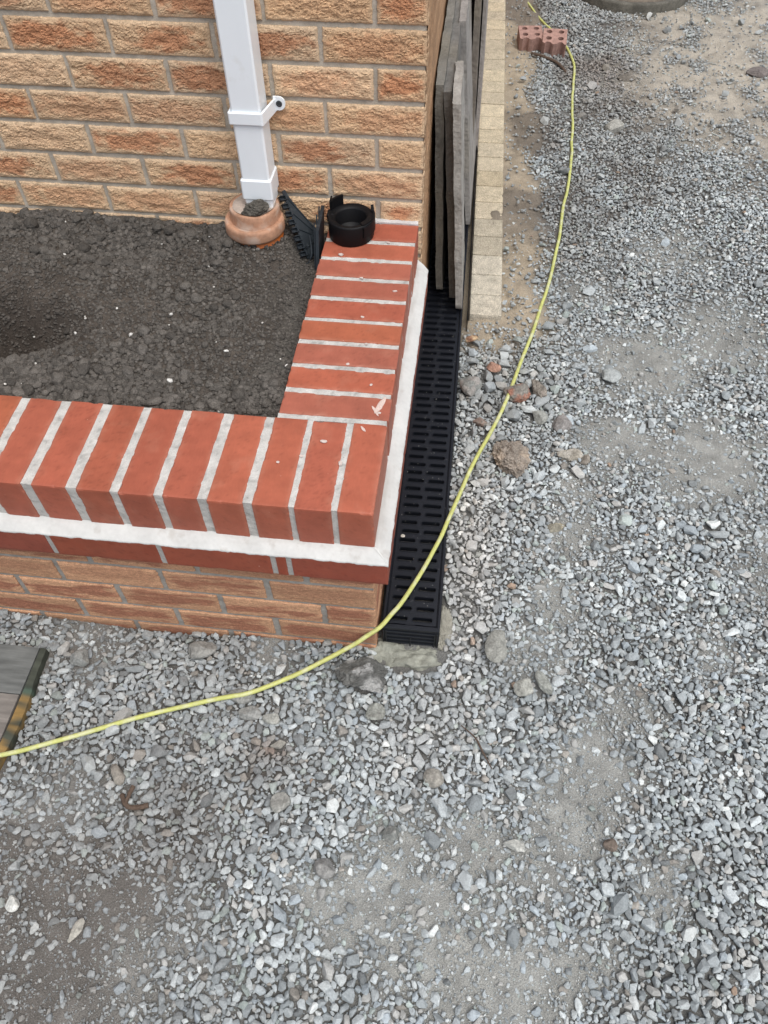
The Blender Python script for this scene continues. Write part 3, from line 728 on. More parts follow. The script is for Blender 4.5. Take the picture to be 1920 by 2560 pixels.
# gully socket
gs = thing('pipe_socket', 'dusty terracotta coloured drain socket under the white downpipe', 'drain socket', (-.386, .826, -.05))
b = MB(); c0 = (-.386, .8305, .016)
v, f = lathe([(.040, .010), (.046, .030), (.048, .046), (.0560, .048), (.0590, .044), (.0585, .030), (.0600, .022), (.0605, .012)], c0, 64, wob=.003); b.add(v, f)
b.build('inner_ring', M['clay'], gs, True)
b = MB(); v, f = lathe([(.052, .015), (.0640, .0185), (.0685, .0175), (.0705, .012), (.0710, -.007), (.0690, -.012), (.058, -.013)], (-.388, .8215, .017), 64, wob=.002); b.add(v, f)
b.build('outer_ring', M['clay'], gs, True)
b = MB(); v, f = lathe([(.054, -.012), (.0625, -.013), (.0615, -.100), (.050, -.100)], (-.386, .8240, .017), 64); b.add(v, f); b.build('pipe_neck', M['orange'], gs, True)
b = MB(); v, f = lathe([(0, .046), (.030, .048), (.050, .0475)], c0, 48, wob=.006); b.add(v, f, (.42, .35, .30)); b.build('debris_fill', M['cement'], gs, True)
def rockobj(name, label, cat, cen, rad3, col, seed, planes=9, sub=4, noise=.1, jag=0, yaw=0, m='rock', group=None, tint=None, smooth=False):
    if name == 'rock' and jag < .2: noise *= .5; rad3 = (rad3[0] * .93, rad3[1] * .90, rad3[2] * .92); planes = max(5, planes - 1)
    v, f = rock_shape(seed, planes, sub, noise, jag=jag); v = (v * np.array(rad3)) @ rotz(yaw).T
    nz = fbm(v / max(rad3) * 2.2 + seed, 5, .65)[:, None]; col = np.array(col) * .62 + np.mean(col) * np.array([.375, .385, .36]); c = col * 1.08 * ((.45 + 1.1 * nz) if jag > .2 else (.66 + .68 * nz))
    if tint is not None:
        g1 = sst(.5, .66, fbm(v / max(rad3) * 1.7 + seed + 5, 4))[:, None]; c = c * (1 - g1) + np.array(tint) * g1
    b = MB(); b.add(v + np.array(cen), f, c); o = b.build(name, M[m], None, smooth)
    origin_to(o, cen); return tag(o, label, cat, group)
rockobj('soil_clod', 'dark lump of soil resting on the terracotta socket against the downpipe', 'soil clod', (-.372, .793, .075), (.031, .022, .022), (.105, .092, .075), 41, planes=14, sub=4, noise=.2, jag=.35, m='soil')

# black ring
rg = thing('ring_adaptor', 'round black plastic pipe adaptor with open hole on end of coping', 'pipe adaptor', (-.156, .826, 0))
b = MB(); v, f = lathe([(.046, .0015), (.0525, .0010), (.0535, .003), (.0540, .046), (.0530, .0495), (.0500, .0505), (.0385, .0465), (.0365, .0440), (.0360, .012), (.0340, .009), (.020, .008), (.020, .0015)], (-.156, .826, 0), 72); b.add(v, f)  # inner web at the base added to make the hole read black
b.build('ring', M['black2'], rg, True)
def arc_wall(a0, a1, r0, r1, z0, z1, cen, n=14, topf=None):
    A = np.radians(np.linspace(a0, a1, n)); V = []
    for i, a in enumerate(A):
        zt_ = z1 if topf is None else z0 + (z1 - z0) * topf(i / (n - 1))
        for (r, z) in ((r0, z0), (r1, z0), (r1, zt_), (r0, zt_)): V.append((cen[0] + r * math.cos(a), cen[1] + r * math.sin(a), z))
    F = [(i * 4 + k, i * 4 + (k + 1) % 4, (i + 1) * 4 + (k + 1) % 4, (i + 1) * 4 + k) for i in range(n - 1) for k in range(4)] + [(3, 2, 1, 0), tuple((n - 1) * 4 + k for k in range(4))]
    return np.array(V), F
b = MB(); b.add(*arc_wall(-50, 26, .0520, .0572, .020, .053, (-.156, .826), 18, lambda t: .80 + .2 * t)); b.add(*arc_wall(-50, 10, .040, .0525, .040, .0525, (-.156, .826), 14)); b.add(*arc_wall(22, 28, .050, .0568, .024, .066, (-.156, .826), 5, lambda t: .7 + .3 * t)); b.build('lug', M['black2'], rg)
b = MB(); b.add(*arc_wall(118, 160, .0500, .0555, .024, .074, (-.156, .826), 14)); b.add(*cbox((-.2140, .826, .028), (-.196, .850, .050), .003)); b.add(*cbox((-.2085, .842, .030), (-.2045, .866, .074), .001)); b.build('lug', M['black2'], rg)

# comb bracket
T0 = np.array([-.3225, .874, .070]); B0 = np.array([-.2560, .778, -.040]); R0 = np.array([-.2440, .850, -.012])
cb = thing('drain_bracket', 'black plastic toothed drain bracket leaning between socket and ring', 'bracket', tuple(B0))
e1 = (B0 - T0); Lc = np.linalg.norm(e1); e1 /= Lc; nrm = np.cross(e1, R0 - T0); nrm /= np.linalg.norm(nrm); e2 = np.cross(nrm, e1)
if np.dot(e2, R0 - T0) < 0: e2 = -e2
if nrm[2] < 0: nrm = -nrm
def loc2(v): v = np.array(v); return T0 + v[:, :1] * e1 + v[:, 1:2] * e2 + v[:, 2:3] * nrm
rx, ry = np.dot(R0 - T0, e1), np.dot(R0 - T0, e2)
b = MB(); v, f = plate([(-.004, -.003), (Lc, -.002), (Lc + .002, .010), (rx + .02, ry - .004), (rx, ry + .004), (rx * .55, ry * .55), (.012, .010), (-.006, .006)], [], -.003, 0); b.add(loc2(v), f); b.build('plate', M['green_black'], cb)
for i in range(8):
    b = MB(); s0 = .006 + i * (Lc - .006) / 8; L1 = .0120 if i not in (5, 6) else .0135
    for lo, hi in [((s0, -.016, -.008), (s0 + .0026, .0, .0035)), ((s0 + L1 - .0026, -.016, -.008), (s0 + L1, .0, .0035)), ((s0, -.0028, -.008), (s0 + L1, .0008, .0046)), ((s0 + .001, -.014, -.009), (s0 + L1 - .001, .0, -.004))]:
        v, f = cbox(lo, hi, .0004); b.add(loc2(v), f)
    b.build('tooth', M['green_black'], cb)
for i, t in enumerate((.10, .36, .62, .95)):
    P = np.array([[Lc * t * .9, .004, .001], [rx + (t - .3) * .03, ry - .004 - .004 * i, .001]]); v, f = tube(np.linspace(P[0], P[1], 6), .0020, 6); b = MB(); b.add(loc2(v), f); b.build('rib', M['green_black'], cb)
b = MB()
c8 = np.zeros((2, 2, 2, 3))
for i, xx in enumerate((-.2325, -.2245)):
    for j, (yb, yt) in enumerate(((.744, .778), (.800, .868))):
        c8[i, j, 0] = (xx, yb, -.055); c8[i, j, 1] = (xx - .001, yt, .046 - .010 * (1 - j))
v, f = hexa(c8, (2, 8, 10), .0006, 30); b.add(v, f)
up = thing('end_plate', 'upright black plastic end plate wedged against the inner edge of the coping', 'drain fitting', (-.228, .77, -.05))
b.build('plate', M['green_black'], up)
b = MB()
for t in (.12, .5, .88):
    yb = .744 + (.800 - .744) * t; yt = .778 + (.868 - .778) * t
    v, f = tube([(-.2355, yb, -.05), (-.2365, yt, .05)], .0018, 6); b.add(v, f)
b.build('rib', M['green_black'], up)
b = MB(); v, f = tube(catmull([(-.252, .795, .012), (-.246, .775, .004), (-.243, .760, -.014), (-.250, .752, -.032), (-.257, .752, -.036)], 6), .0014, 8); b.add(v, f); b.build('loop', M['green_black'], up)

# ------------------------------------------------------------ cable
cab = [(-0.8469, -0.3703, -0.4860), (-0.7433, -0.3359, -0.4870), (-0.6140, -0.2838, -0.4870), (-0.4820, -0.2255, -0.4840), (-0.3443, -0.1743, -0.4820), (-0.2594, -0.1466, -0.4800), (-0.1757, -0.1055, -0.4740), (-0.1105, -0.0650, -0.4630), (-0.0535, -0.0309, -0.4450), (-0.0252, -0.0109, -0.4320), (0.0030, 0.0090, -0.4190), (0.0248, 0.0410, -0.4160), (0.0466, 0.0771, -0.4170), (0.0809, 0.1582, -0.4230), (0.1113, 0.2486, -0.4270), (0.1381, 0.3409, -0.4270), (0.1710, 0.4642, -0.4300), (0.2126, 0.5850, -0.4280), (0.2569, 0.7342, -0.4280), (0.2925, 0.8887, -0.4310), (0.3319, 1.0408, -0.4380), (0.3597, 1.1751, -0.4400), (0.3894, 1.3399, -0.4400), (0.4140, 1.5178, -0.4400), (0.4323, 1.6820, -0.4400), (0.4513, 1.8289, -0.4400), (0.4690, 2.0173, -0.4400), (0.4804, 2.2561, -0.4400), (0.4903, 2.5589, -0.4400), (0.5017, 2.7676, -0.4400), (0.4924, 2.8719, -0.4380), (0.4711, 2.9842, -0.4380), (0.4085, 3.1516, -0.4400), (0.3566, 3.2733, -0.4400), (0.2863, 3.4806, -0.4400), (0.1843, 3.7609, -0.4400)]
b = MB(); v, f = tube((lambda q: q + np.c_[(fbm(q * 7, 2) - .5) * .010, (fbm(q * 7 + 50, 2) - .5) * .010, (fbm(q * 16 + 9, 2) - .5) * .003 + .003])(catmull(cab, 12)), .0051, 14); b.add(v, f)
tag(origin_to(b.build('yellow_cable', M['cable'], None, True), (.1, .2, -.47)), 'long yellow green cable trailing across the gravel and over the drain', 'cable')

# ------------------------------------------------------------ wooden board, lower left
wb = thing('wooden_board', 'weathered grey wooden board with mossy edge lying on gravel', 'board', (-.95, -.2, -.50))
def plank(lo, hi, c):
    b = MB(); v, f = hexa(box8(lo, hi), (70, 20, 3), .0009, 30); nz = fbm(v * np.array([6, 90, 20]), 4)[:, None]; n2 = fbm(v * 18, 3)[:, None]
    b.add(v, f, np.array(c) * (.62 + .5 * nz + .3 * n2)); b.build('plank', M['wood'], wb)
plank((-1.45, -.2045, -.500), (-.7515, -.0935, -.479), (.125, .130, .125)); plank((-1.45, -.317, -.500), (-.7530, -.2065, -.4795), (.165, .150, .135)); plank((-1.45, -.43, -.500), (-.757, -.319, -.4795), (.15, .14, .13))
b = MB(); Yy = np.linspace(-.092, -.44, 60)
xl = np.interp(Yy, [-.44, -.336, -.26, -.206, -.139, -.092], [-.757, -.752, -.748, -.7485, -.7495, -.7495]); xr = np.interp(Yy, [-.44, -.336, -.317, -.26, -.206, -.139, -.092], [-.742, -.738, -.731, -.728, -.731, -.737, -.7385]) + (fbm(np.c_[Yy * 40, Yy, Yy], 3) - .5) * .006
V = np.concatenate([np.c_[xl, Yy, np.full(60, -.481)], np.c_[xr, Yy, np.full(60, -.483)], np.c_[xr + .001, Yy, np.full(60, -.503)], np.c_[xl, Yy, np.full(60, -.503)]])
F = [(i + r * 60, i + ((r + 1) % 4) * 60, i + 1 + ((r + 1) % 4) * 60, i + 1 + r * 60) for r in range(4) for i in range(59)] + [(0, 180, 120, 60), (59, 119, 179, 239)]
yy_ = V[:, 1]; och = (sst(-.195, -.215, yy_) * sst(.35, .6, fbm(V * 45, 3)))[:, None]; c = np.array([.052, .058, .045]) * (1 - och) + np.array([.22, .14, .05]) * och
gr = (np.exp(-((yy_ + .196) / .008) ** 2) * .5)[:, None]; c = c * (1 - gr) + np.array([.09, .16, .12]) * gr
b.add(V, F, c); b.build('edge_strip', M['wood'], wb)

# ------------------------------------------------------------ cement haunch
hm = MB()
for (cen, r3, sd_) in [((.072, -.005, -.535), (.105, .062, .052), 3), ((.142, .070, -.508), (.020, .080, .034), 5), ((.020, .000, -.525), (.055, .055, .035), 8)]:
    v, f = rock_shape(sd_, 26, 5, .30, 2.2, jag=.28); v = v * np.array(r3) + np.array(cen); v += (np.stack([fbm(v * 60 + q, 4, .6) for q in range(3)], -1) - .5) * .012
    nz = fbm(v * 30, 4)[:, None]; c = np.array([.27, .275, .235]) * (.7 + .6 * nz)
    if sd_ == 5: c = np.array([.27, .26, .22]) * (.7 + .6 * nz)
    hm.add(v, f, c)
hm = hm.build('cement_haunch', M['cement'], None, True); origin_to(hm, (.07, -.01, -.5)); tag(hm, 'smeared grey green cement packed round the near end of the drain', 'cement')

# ------------------------------------------------------------ single big stones
G_ = 'loose stones larger than the gravel'
RK = [  # label, centre, radii, colour, seed, planes, noise, jag, yaw, tint
 ('big rough brown concrete lump lying right of the cable', (.272, .545, -.430), (.046, .058, .032), (.24, .19, .15), 11, 14, .22, .45, .3, (.34, .28, .22)),
 ('dark blackened concrete chunk with pale rim by the wall corner', (-.022, -.078, -.478), (.058, .042, .026), (.10, .10, .095), 12, 11, .22, .4, .4, (.30, .30, .29)),
 ('large rounded grey stone against the drain edge', (.165, .800, -.432), (.032, .040, .024), (.21, .215, .205), 13, 9, .08, 0, .2, (.32, .30, .28)),
 ('orange red brick fragment among stones by the drain', (.222, .868, -.424), (.022, .016, .014), (.42, .185, .11), 14, 7, .05, 0, -.4, None),
 ('wet looking brown amber shard beside the first kerb block', (.154, .992, -.432), (.021, .010, .009), (.30, .13, .055), 15, 7, .1, .1, .5, (.5, .36, .22)),
 ('grey lump with mortar and brick face under the cable', (.290, .785, -.432), (.034, .032, .022), (.20, .18, .155), 16, 8, .12, .2, .2, (.28, .14, .10)),
 ('pointed greenish grey stone, wedge shaped, right of the cable', (.350, .700, -.438), (.027, .024, .016), (.25, .255, .235), 17, 6, .06, 0, -.7, None),
 ('dark purplish grey angular stone right of the wedge stone', (.412, .680, -.436), (.030, .026, .017), (.20, .18, .175), 18, 6, .08, 0, .9, None),
 ('rounded brown clod like stone right of the big concrete lump', (.425, .570, -.440), (.033, .022, .016), (.27, .235, .185), 19, 12, .15, .25, .1, (.35, .33, .29)),
 ('small brown stone touching the rounded brown clod', (.470, .562, -.442), (.016, .016, .012), (.25, .21, .17), 20, 12, .15, .2, .1, None),
 ('dull red brown stone beside the drain under the cable', (.195, .665, -.438), (.020, .017, .013), (.24, .155, .12), 21, 8, .1, .1, .1, (.2, .19, .17)),
 ('dark craggy stone standing right of the mortar lump', (.346, .800, -.432), (.018, .030, .018), (.20, .17, .14), 22, 10, .2, .35, .5, (.28, .25, .22)),
 ('flat grey arrowhead stone right of the drain end', (.263, .018, -.474), (.026, .042, .010), (.25, .25, .225), 23, 6, .08, 0, -.15, None),
 ('flat mossy brown chip with hollows, lone on fines', (.390, .340, -.452), (.030, .016, .009), (.21, .19, .14), 24, 7, .12, .25, .2, (.32, .29, .22)),
 ('pale greenish flat stone, left of a pair below the drain', (.325, -.068, -.487), (.026, .019, .012), (.31, .31, .275), 25, 7, .06, 0, .5, None),
 ('long flat greenish stone, right of a pair below the drain', (.366, -.052, -.488), (.013, .030, .010), (.25, .26, .235), 26, 7, .06, 0, .5, None),
 ('broad flat grey stone under the brick wall', (-.395, -.052, -.497), (.036, .022, .013), (.235, .23, .215), 27, 6, .05, 0, .3, None),
 ('flat rounded grey stone just below the cable', (-.253, -.190, -.490), (.027, .017, .011), (.24, .24, .23), 28, 7, .05, 0, .0, None),
 ('flat oval grey stone half covered by the cable', (-.283, -.155, -.494), (.030, .018, .010), (.20, .20, .19), 29, 7, .05, 0, .1, None),
 ('pale flat oval stone right of the flat grey pair', (-.202, -.196, -.490), (.020, .013, .010), (.30, .30, .27), 30, 7, .05, 0, -.1, None),
 ('mottled grey green stone below the dark concrete chunk', (.012, -.160, -.487), (.022, .021, .014), (.29, .30, .265), 31, 8, .08, .05, .4, (.20, .20, .18)),
 ('smooth buff grey stone shaped like a tooth in lower gravel', (.148, -.280, -.490), (.023, .021, .013), (.27, .245, .21), 32, 7, .04, 0, .7, None),
 ('grey five sided stone in the middle of the pale gravel', (-.150, -.366, -.490), (.020, .021, .013), (.25, .245, .225), 33, 6, .04, 0, .2, None),
 ('grey blocky stone right of the pale gravel, near bare fines', (-.043, -.474, -.490), (.021, .019, .014), (.23, .225, .22), 34, 6, .05, 0, -.5, None),
 ('dark speckled round stone at the edge of pale gravel', (.075, -.400, -.490), (.019, .016, .014), (.18, .19, .18), 35, 9, .06, .05, 0, (.3, .3, .28)),
 ('bright white chip on dark earth at the left edge', (-.606, -.600, -.492), (.015, .013, .009), (.52, .52, .49), 36, 7, .1, 0, -.7, None),
 ('long diamond shaped stone alone on dark earth', (-.473, -.629, -.493), (.010, .022, .007), (.36, .33, .28), 37, 6, .06, 0, -.3, None),
 ('long pale stone lying sideways in lower right gravel', (.312, -.394, -.489), (.026, .012, .009), (.40, .40, .37), 38, 8, .08, .05, -.1, None),
 ('dark brown stone in the lower right gravel', (.490, -.372, -.489), (.013, .014, .009), (.17, .12, .09), 39, 7, .05, 0, .3, None),
 ('pale blue grey stone on fines right of the kerb end', (.548, .880, -.440), (.032, .028, .016), (.31, .34, .35), 40, 7, .06, 0, .3, None),
 ('single cream grey stone standing up on far gravel', (.640, 2.275, -.432), (.036, .034, .026), (.31, .30, .27), 42, 6, .05, 0, .2, None),
 ('dark reddish lump near the right edge of the far ground', (1.262, 2.80, -.438), (.045, .030, .022), (.16, .13, .125), 43, 9, .1, .15, .1, None),
 ('brown flat stone beside the far bare track', (.72, 2.72, -.440), (.04, .03, .014), (.17, .145, .12), 44, 8, .1, .1, .1, None),
 ('grey rounded stone in the near left gravel by the board', (-.655, -.105, -.495), (.026, .021, .015), (.22, .225, .215), 45, 7, .05, 0, .6, None),
 ('sandstone coloured long pebble in the left gravel', (-.49, -.345, -.492), (.026, .015, .012), (.23, .20, .165), 46, 9, .05, .05, -.9, None),
]
EXC = []
for (lab, cen, r3, colr, sd_, pl_, no, jg, yw, ti) in RK:
    if cen[1] < .1: cen = (cen[0], cen[1], cen[2] + .007)
    rockobj('rock', lab, 'rock', cen, r3, colr, sd_, pl_, 5 if jg > .2 else 4, no, jg, yw, 'rock', None, ti)
    EXC.append((cen[0], cen[1], (r3[0] + r3[1]) * .37))

# twigs / rusty hinge bits
b = MB(); v, f = tube(catmull([(-.468, -.385, -.486), (-.452, -.405, -.482), (-.430, -.407, -.482), (-.408, -.400, -.484)], 6), .0050, 8); v += (np.stack([fbm(v * 90 + q, 3) for q in range(3)], -1) - .5) * .005; b.add(v, f)
v, f = tube(catmull([(-.455, -.403, -.484), (-.450, -.385, -.476), (-.446, -.368, -.474)], 6), .0045, 8); v += (np.stack([fbm(v * 90 + q, 3) for q in range(3)], -1) - .5) * .004; b.add(v, f)
tag(origin_to(b.build('bark_scrap', M['twig']), (-.45, -.4, -.49)), 'forked scrap of brown bark lying in the near left gravel', 'bark')
b = MB(); v, f = tube(catmull([(.195, -.165, -.488), (.225, -.190, -.484), (.240, -.215, -.484), (.262, -.250, -.487)], 8), np.r_[np.linspace(.001, .0022, 13), np.linspace(.0022, .001, 12)], 7); b.add(v, f)
tag(origin_to(b.build('twig', M['twig']), (.225, -.19, -.49)), 'thin curved brown twig on the pale gravel below the drain', 'twig')
# white chip on the grate
b = MB(); v, f = rock_shape(77, 8, 3, .05); b.add(dr(v * np.array([.005, .0038, .0035]) + np.array([.030, .267, GT + .004])), f, (.55, .52, .46)); tag(origin_to(b.build('pebble', M['rock']), (.03, .27, GT)), 'tiny pale pebble lying in a slot of the black grate', 'pebble')

# ------------------------------------------------------------ far perforated bricks
def pbrick(label, cen, w, l, yaw, tilt, mirror):
    def tr(v):
        v = np.array(v, float); t = math.radians(tilt); Rm = np.array([[1, 0, 0], [0, math.cos(t), -math.sin(t)], [0, math.sin(t), math.cos(t)]])
        return v @ Rm.T @ rotz(yaw).T + np.array(cen)
    out = [(w / 2, -l / 2 + .01), (w / 2, l / 2), (-w / 2, l / 2), (-w / 2, -l / 2 + .012)]
    # broken front edge following two half perforations
    fr_ = []
    for cx_ in (-w / 4, w / 4):
        for a in np.linspace(PI, 0, 7): fr_.append((cx_ + .014 * math.cos(a), -l / 2 + .004 + .013 * math.sin(a) + random.uniform(-.001, .001)))
        fr_.append((cx_ + .022, -l / 2 + random.uniform(-.004, .002)))
    out = out[:3] + [out[3]] + fr_
    holes = [circle(sx_ * w / 4, yy_, .0125, 14) for sx_ in (-1, 1) for yy_ in (-l / 2 + .042, l / 2 - .022)]
    v, f = plate(out, holes, -.070, 0); b = MB(); b.add(tr(v), f); o = b.build('broken_brick', M['pinkbrick']); origin_to(o, cen); return tag(o, label, 'brick', 'broken perforated bricks by the far kerb')
pbrick('left one of two broken pink perforated bricks, redder top', (.312, 2.965, -.380), .102, .112, .10, 6, 0)
pbrick('right one of two broken perforated bricks, pressed on the cable', (.414, 2.925, -.376), .102, .112, -.04, 9, 1)
b = MB(); v, f = tube(catmull([(.32, 2.87, -.425), (.37, 2.84, -.424), (.43, 2.80, -.430), (.475, 2.72, -.44)], 6), .006, 7); b.add(v, f)
tag(origin_to(b.build('stick', M['twig']), (.38, 2.84, -.44)), 'short brown stick lying at the foot of the broken bricks', 'stick')

# ------------------------------------------------------------ manhole
mh = thing('manhole_cover', 'round dirty manhole cover raised above gravel at the top edge', 'manhole cover', (.80, 3.66, -.46))
b = MB(); v, f = lathe([(.285, -.50), (.285, -.412), (.280, -.405), (.262, -.404), (.256, -.409)], (.80, 3.66, 0), 96, wob=.004); b.add(v, f)
v, f = cbox((.80, 3.352, -.452), (.90, 3.40, -.440), .002); b.add(v, f); b.build('frame', M['ironrim'], mh, True)
b = MB(); v, f = lathe([(.256, -.409), (.254, -.402), (.22, -.400), (.21, -.404), (0, -.403)], (.80, 3.66, 0), 96, wob=.002); b.add(v, f); b.build('lid', M['iron'], mh, True)
EXC.append((.80, 3.66, .29))

# ------------------------------------------------------------ gravel
def hull_proto(seed, npt):
    r = np.random.default_rng(seed); P = r.normal(size=(npt, 3)); P /= np.linalg.norm(P, axis=1)[:, None]
    P *= r.uniform(.82, 1.0, (npt, 1)); P = P * np.array([1.0, r.uniform(.68, .98), r.uniform(.52, .80)])
    bm = bmesh.new(); [bm.verts.new(p_) for p_ in P]; res = bmesh.ops.convex_hull(bm, input=bm.verts[:])
    bm.verts.ensure_lookup_table(); loose = [v_ for v_ in bm.verts if not v_.link_faces]
    bmesh.ops.delete(bm, geom=loose, context='VERTS')
    bmesh.ops.recalc_face_normals(bm, faces=bm.faces[:]); bm.verts.index_update()
    V = np.array([v_.co[:] for v_ in bm.verts]); F = np.array([[v_.index for v_ in f_.verts] for f_ in bm.faces]); bm.free()
    return V, F
HP = [hull_proto(100 + i, 18) for i in range(36)]; HPs = [hull_proto(300 + i, 9) for i in range(16)]
fx = lambda y: np.interp(y, [-.85, -.78, .243, 3.3, 3.9], [-.60, -.60, -1.05, -1.05, -1.05])
fX = lambda y: np.interp(y, [-.85, -.636, .448, 3.7, 3.9], [.74, .79, .99, 1.56, 1.60])
OX, OY, RS = -1.15, -.90, .0016
occ = np.zeros((int(2.8 / RS), int(4.85 / RS)), bool)
def allowed(x, y):
    a = (x > fx(y)) & (x < fX(y))
    a &= ~((x < .014) & (y > -.004))                                      # planter and house
    a &= ~((x < x1 + .003 - (y - .03) * .011) & (x > -.03) & (y > .018))  # drain
    a &= ~((x < edge_x(y) + .004) & (y > 1.08))                           # kerb
    a &= ~((x < -.726) & (y < -.088) & (y > -.45))                        # board
    a &= ~((((x - .072) / .085) ** 2 + ((y + .005) / .05) ** 2) < 1)
    a &= ~((((x - .142) / .014) ** 2 + ((y - .07) / .065) ** 2) < 1)
    for (cx_, cy_, r) in EXC: a &= (x - cx_) ** 2 + (y - cy_) ** 2 > r * r
    a &= ~((np.abs(x - .36) < .11) & (np.abs(y - 2.95) < .055))
    return a
def disc(r):
    k = max(1, int(r / RS)); q = np.arange(-k, k + 1); return (q[:, None] ** 2 + q[None] ** 2) <= k * k, k
placed = []
def dart(n, rlo, rhi, dens, sep=.86, power=1.5, tol=.16, ymax=3.85):
    y = -.84 + (ymax + .84) * rng.random(n); x = fx(y) + (fX(y) - fx(y)) * rng.random(n)
    ok = rng.random(n) < dens(x, y); x, y = x[ok], y[ok]; ok = allowed(x, y); x, y = x[ok], y[ok]
    r = rlo + (rhi - rlo) * rng.random(len(x)) ** power
    ix = ((x - OX) / RS).astype(int); iy = ((y - OY) / RS).astype(int)
    masks = {}
    for t in np.argsort(-r):
        if occ[ix[t], iy[t]]: continue
        kk_ = int(r[t] * sep / RS)
        if kk_ not in masks: m_, k = disc(r[t] * sep); masks[kk_] = (m_, k, m_.sum())
        m_, k, ms = masks[kk_]; a, b_ = ix[t], iy[t]
        if a - k < 0 or b_ - k < 0 or a + k + 1 > occ.shape[0] or b_ + k + 1 > occ.shape[1]: continue
        sub = occ[a - k:a + k + 1, b_ - k:b_ + k + 1]
        if np.count_nonzero(sub & m_) > tol * ms: continue
        sub |= m_; placed.append((x[t], y[t], r[t]))
def region(x, y):
    """share of stones (1 = packed)"""
    b_ = bare(x, y); s0 = sandy(x, y); d = f2(x, y, 10, 3, 15.); d = d - .30 * sst(1.1, 1.7, y) * (f2(x, y, 5, 4, 51., .6) > .48)
    farfine = sst(1.2, 2.6, y) * .22
    hp = np.maximum(np.exp(-(((x + .02) / .26) ** 2 + ((y + .27) / .17) ** 2) ** 2), .7 * np.exp(-(((x - .75) / .3) ** 2 + ((y + .15) / .35) ** 2) ** 2)); d = np.maximum(d, hp * .62)
    return np.clip((1 - 1.02 * b_) * (1 - .90 * s0) * (.45 + .95 * d) - farfine * .9, .05, 1)
near = lambda x, y: sst(1.1, .1, y)
left = lambda x, y: sst(.55, .15, x + .5 * np.maximum(y, 0))      # coarser heap left of the track
dart(9000, .011, .022, lambda x, y: .95 * np.exp(-(((x - .26) / .13) ** 2 + ((y - .80) / .20) ** 2)), .80)
dart(12000, .0095, .0175, lambda x, y: (.22 * region(x, y) * (.25 + .75 * near(x, y)) + .012), .86, 2.4, ymax=1.4)
dart(2500, .010, .022, lambda x, y: .12 * (y > 1.2), .86, 2.4)
dart(110000, .0062, .0105, lambda x, y: region(x, y) * (.22 + .30 * near(x, y) + .48 * near(x, y) * left(x, y)), .82, 1.3)
dart(230000, .0042, .0066, lambda x, y: region(x, y) * .9, .82)
dart(330000, .0025, .0042, lambda x, y: np.clip(region(x, y) * .8 + .06, 0, 1) * (.30 + .70 * near(x, y)), .85)
ng = 60000; gy_ = -.84 + 2.3 * rng.random(ng); gx_ = fx(gy_) + (fX(gy_) - fx(gy_)) * rng.random(ng); gr_ = rng.uniform(.0011, .0024, ng)
ok = allowed(gx_, gy_) & (rng.random(ng) < .25 + .75 * bare(gx_, gy_)); placed += list(zip(gx_[ok], gy_[ok], gr_[ok]))
P = np.array(placed); print('stones', len(P))
px_, py_, pr_ = P[:, 0], P[:, 1], P[:, 2]; n = len(P)
pal = 1.22 * np.array([.955, 1.0, 1.015]) * np.array([[.305, .318, .322], [.36, .372, .372], [.24, .252, .256], [.42, .43, .425], [.29, .312, .328], [.335, .322, .305], [.185, .19, .19], [.48, .48, .465], [.30, .325, .305], [.25, .225, .20], [.28, .20, .15]])
pw = np.array([.23, .20, .16, .09, .09, .09, .05, .03, .04, .018, .0010]); pw /= pw.sum()
cid = rng.choice(len(pal), n, p=pw); cols = pal[cid] * rng.uniform(.74, 1.22, (n, 1)) * (1 + (f2(px_, py_, 4, 2, 33.) - .5)[:, None] * .3)
dd = dirt(px_, py_)[:, None]; brn = np.exp(-(((px_ - .24) / .16) ** 2 + ((py_ - .85) / .25) ** 2))[:, None] * .6 + (sst(1.9, 2.4, py_) * .4)[:, None]
cols = cols * (1 - .50 * dd) + np.array([.125, .110, .096]) * .50 * dd
wrm = np.exp(-(((px_ - .19) / .07) ** 2 + ((py_ - .22) / .28) ** 2))[:, None] * .5 + .25 * np.exp(-(((px_ - .1) / .1) ** 2 + ((py_ + .2) / .1) ** 2))[:, None]
cols = cols * (1 - wrm) + cols.mean(1)[:, None] * np.array([1.10, 1.0, .90]) * wrm
cols = cols * (1 - .4 * brn) + np.array([.25, .225, .19]) * .4 * brn
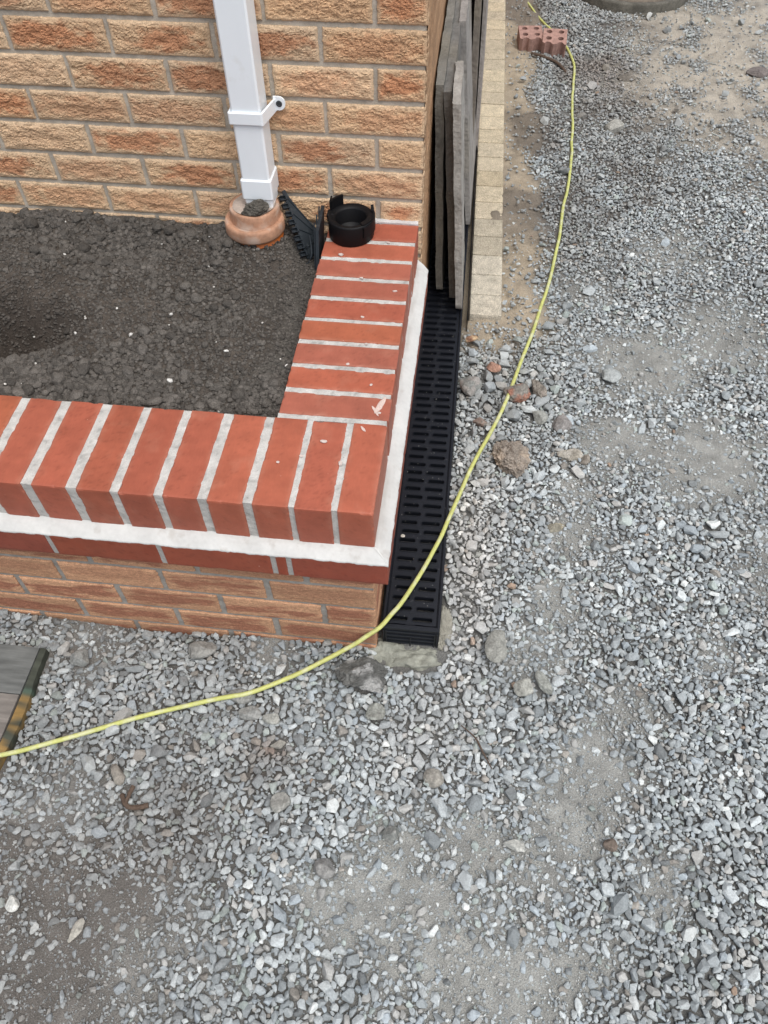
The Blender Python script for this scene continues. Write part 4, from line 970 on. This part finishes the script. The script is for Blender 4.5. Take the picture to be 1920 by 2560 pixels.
rust = np.exp(-(((px_ + .19) / .035) ** 2 + ((py_ + .26) / .02) ** 2)) + .7 * np.exp(-(((px_ - .62) / .14) ** 2 + ((py_ - 2.72) / .2) ** 2)); rust = np.clip(rust, 0, 1)[:, None] * .6
cols = cols * (1 - rust) + np.array([.20, .12, .075]) * rust
hz = ground_h(px_, py_); br_ = bare(px_, py_); lift = pr_ * (rng.uniform(.30, .72, n) * (1 - br_) + rng.uniform(.02, .30, n) * br_) + .001 + .004 * (1 - br_) * rng.random(n)
sc3 = pr_[:, None] * rng.uniform(.88, 1.22, (n, 3)) * np.array([1.12, 1.02, 1.0]); sc3[:, 0] *= np.where(rng.random(n) < .12, rng.uniform(1.15, 1.45, n), 1)
yaw = rng.uniform(0, 2 * PI, n); tl = rng.normal(0, .32, n)
zz = hz + lift; CP = catmull(cab, 12)
for i_ in range(0, n, 20000):
    a_ = slice(i_, i_ + 20000); dx_ = (px_[a_, None] - CP[None, :, 0]) ** 2 + (py_[a_, None] - CP[None, :, 1]) ** 2; q_ = dx_.argmin(1); nr = np.sqrt(dx_.min(1)) < .011
    lim = CP[q_, 2] - .004 - pr_[a_] * .55; zz[a_] = np.where(nr, np.minimum(zz[a_], lim), zz[a_])
gb = MB(); ngr = 90; qx = rng.uniform(.018, .122, ngr); qy = rng.uniform(.04, 1.05, ngr) ** 1.0; qr = rng.uniform(.0007, .0018, ngr)
scatter(gb, [p_[0] for p_ in HPs], [p_[1] for p_ in HPs], qx, qy, np.full(ngr, GT + .0008), np.repeat(qr[:, None], 3, 1), rng.uniform(0, 6, ngr), rng.uniform(-.4, .4, ngr), np.tile([.28, .28, .27], (ngr, 1)))
bigm = pr_ > .0040
for sel, protoset in ((bigm, HP), (~bigm, HPs)):
    i = np.where(sel)[0]
    scatter(gb, [p_[0] for p_ in protoset], [p_[1] for p_ in protoset], px_[i], py_[i], zz[i], sc3[i], yaw[i], tl[i], cols[i])
gb.build('gravel', M['stone'], None, False, kind='stuff', label='loose grey crushed stone gravel spread over the ground')
print('tris', sum(len(f) for f in gb.f))
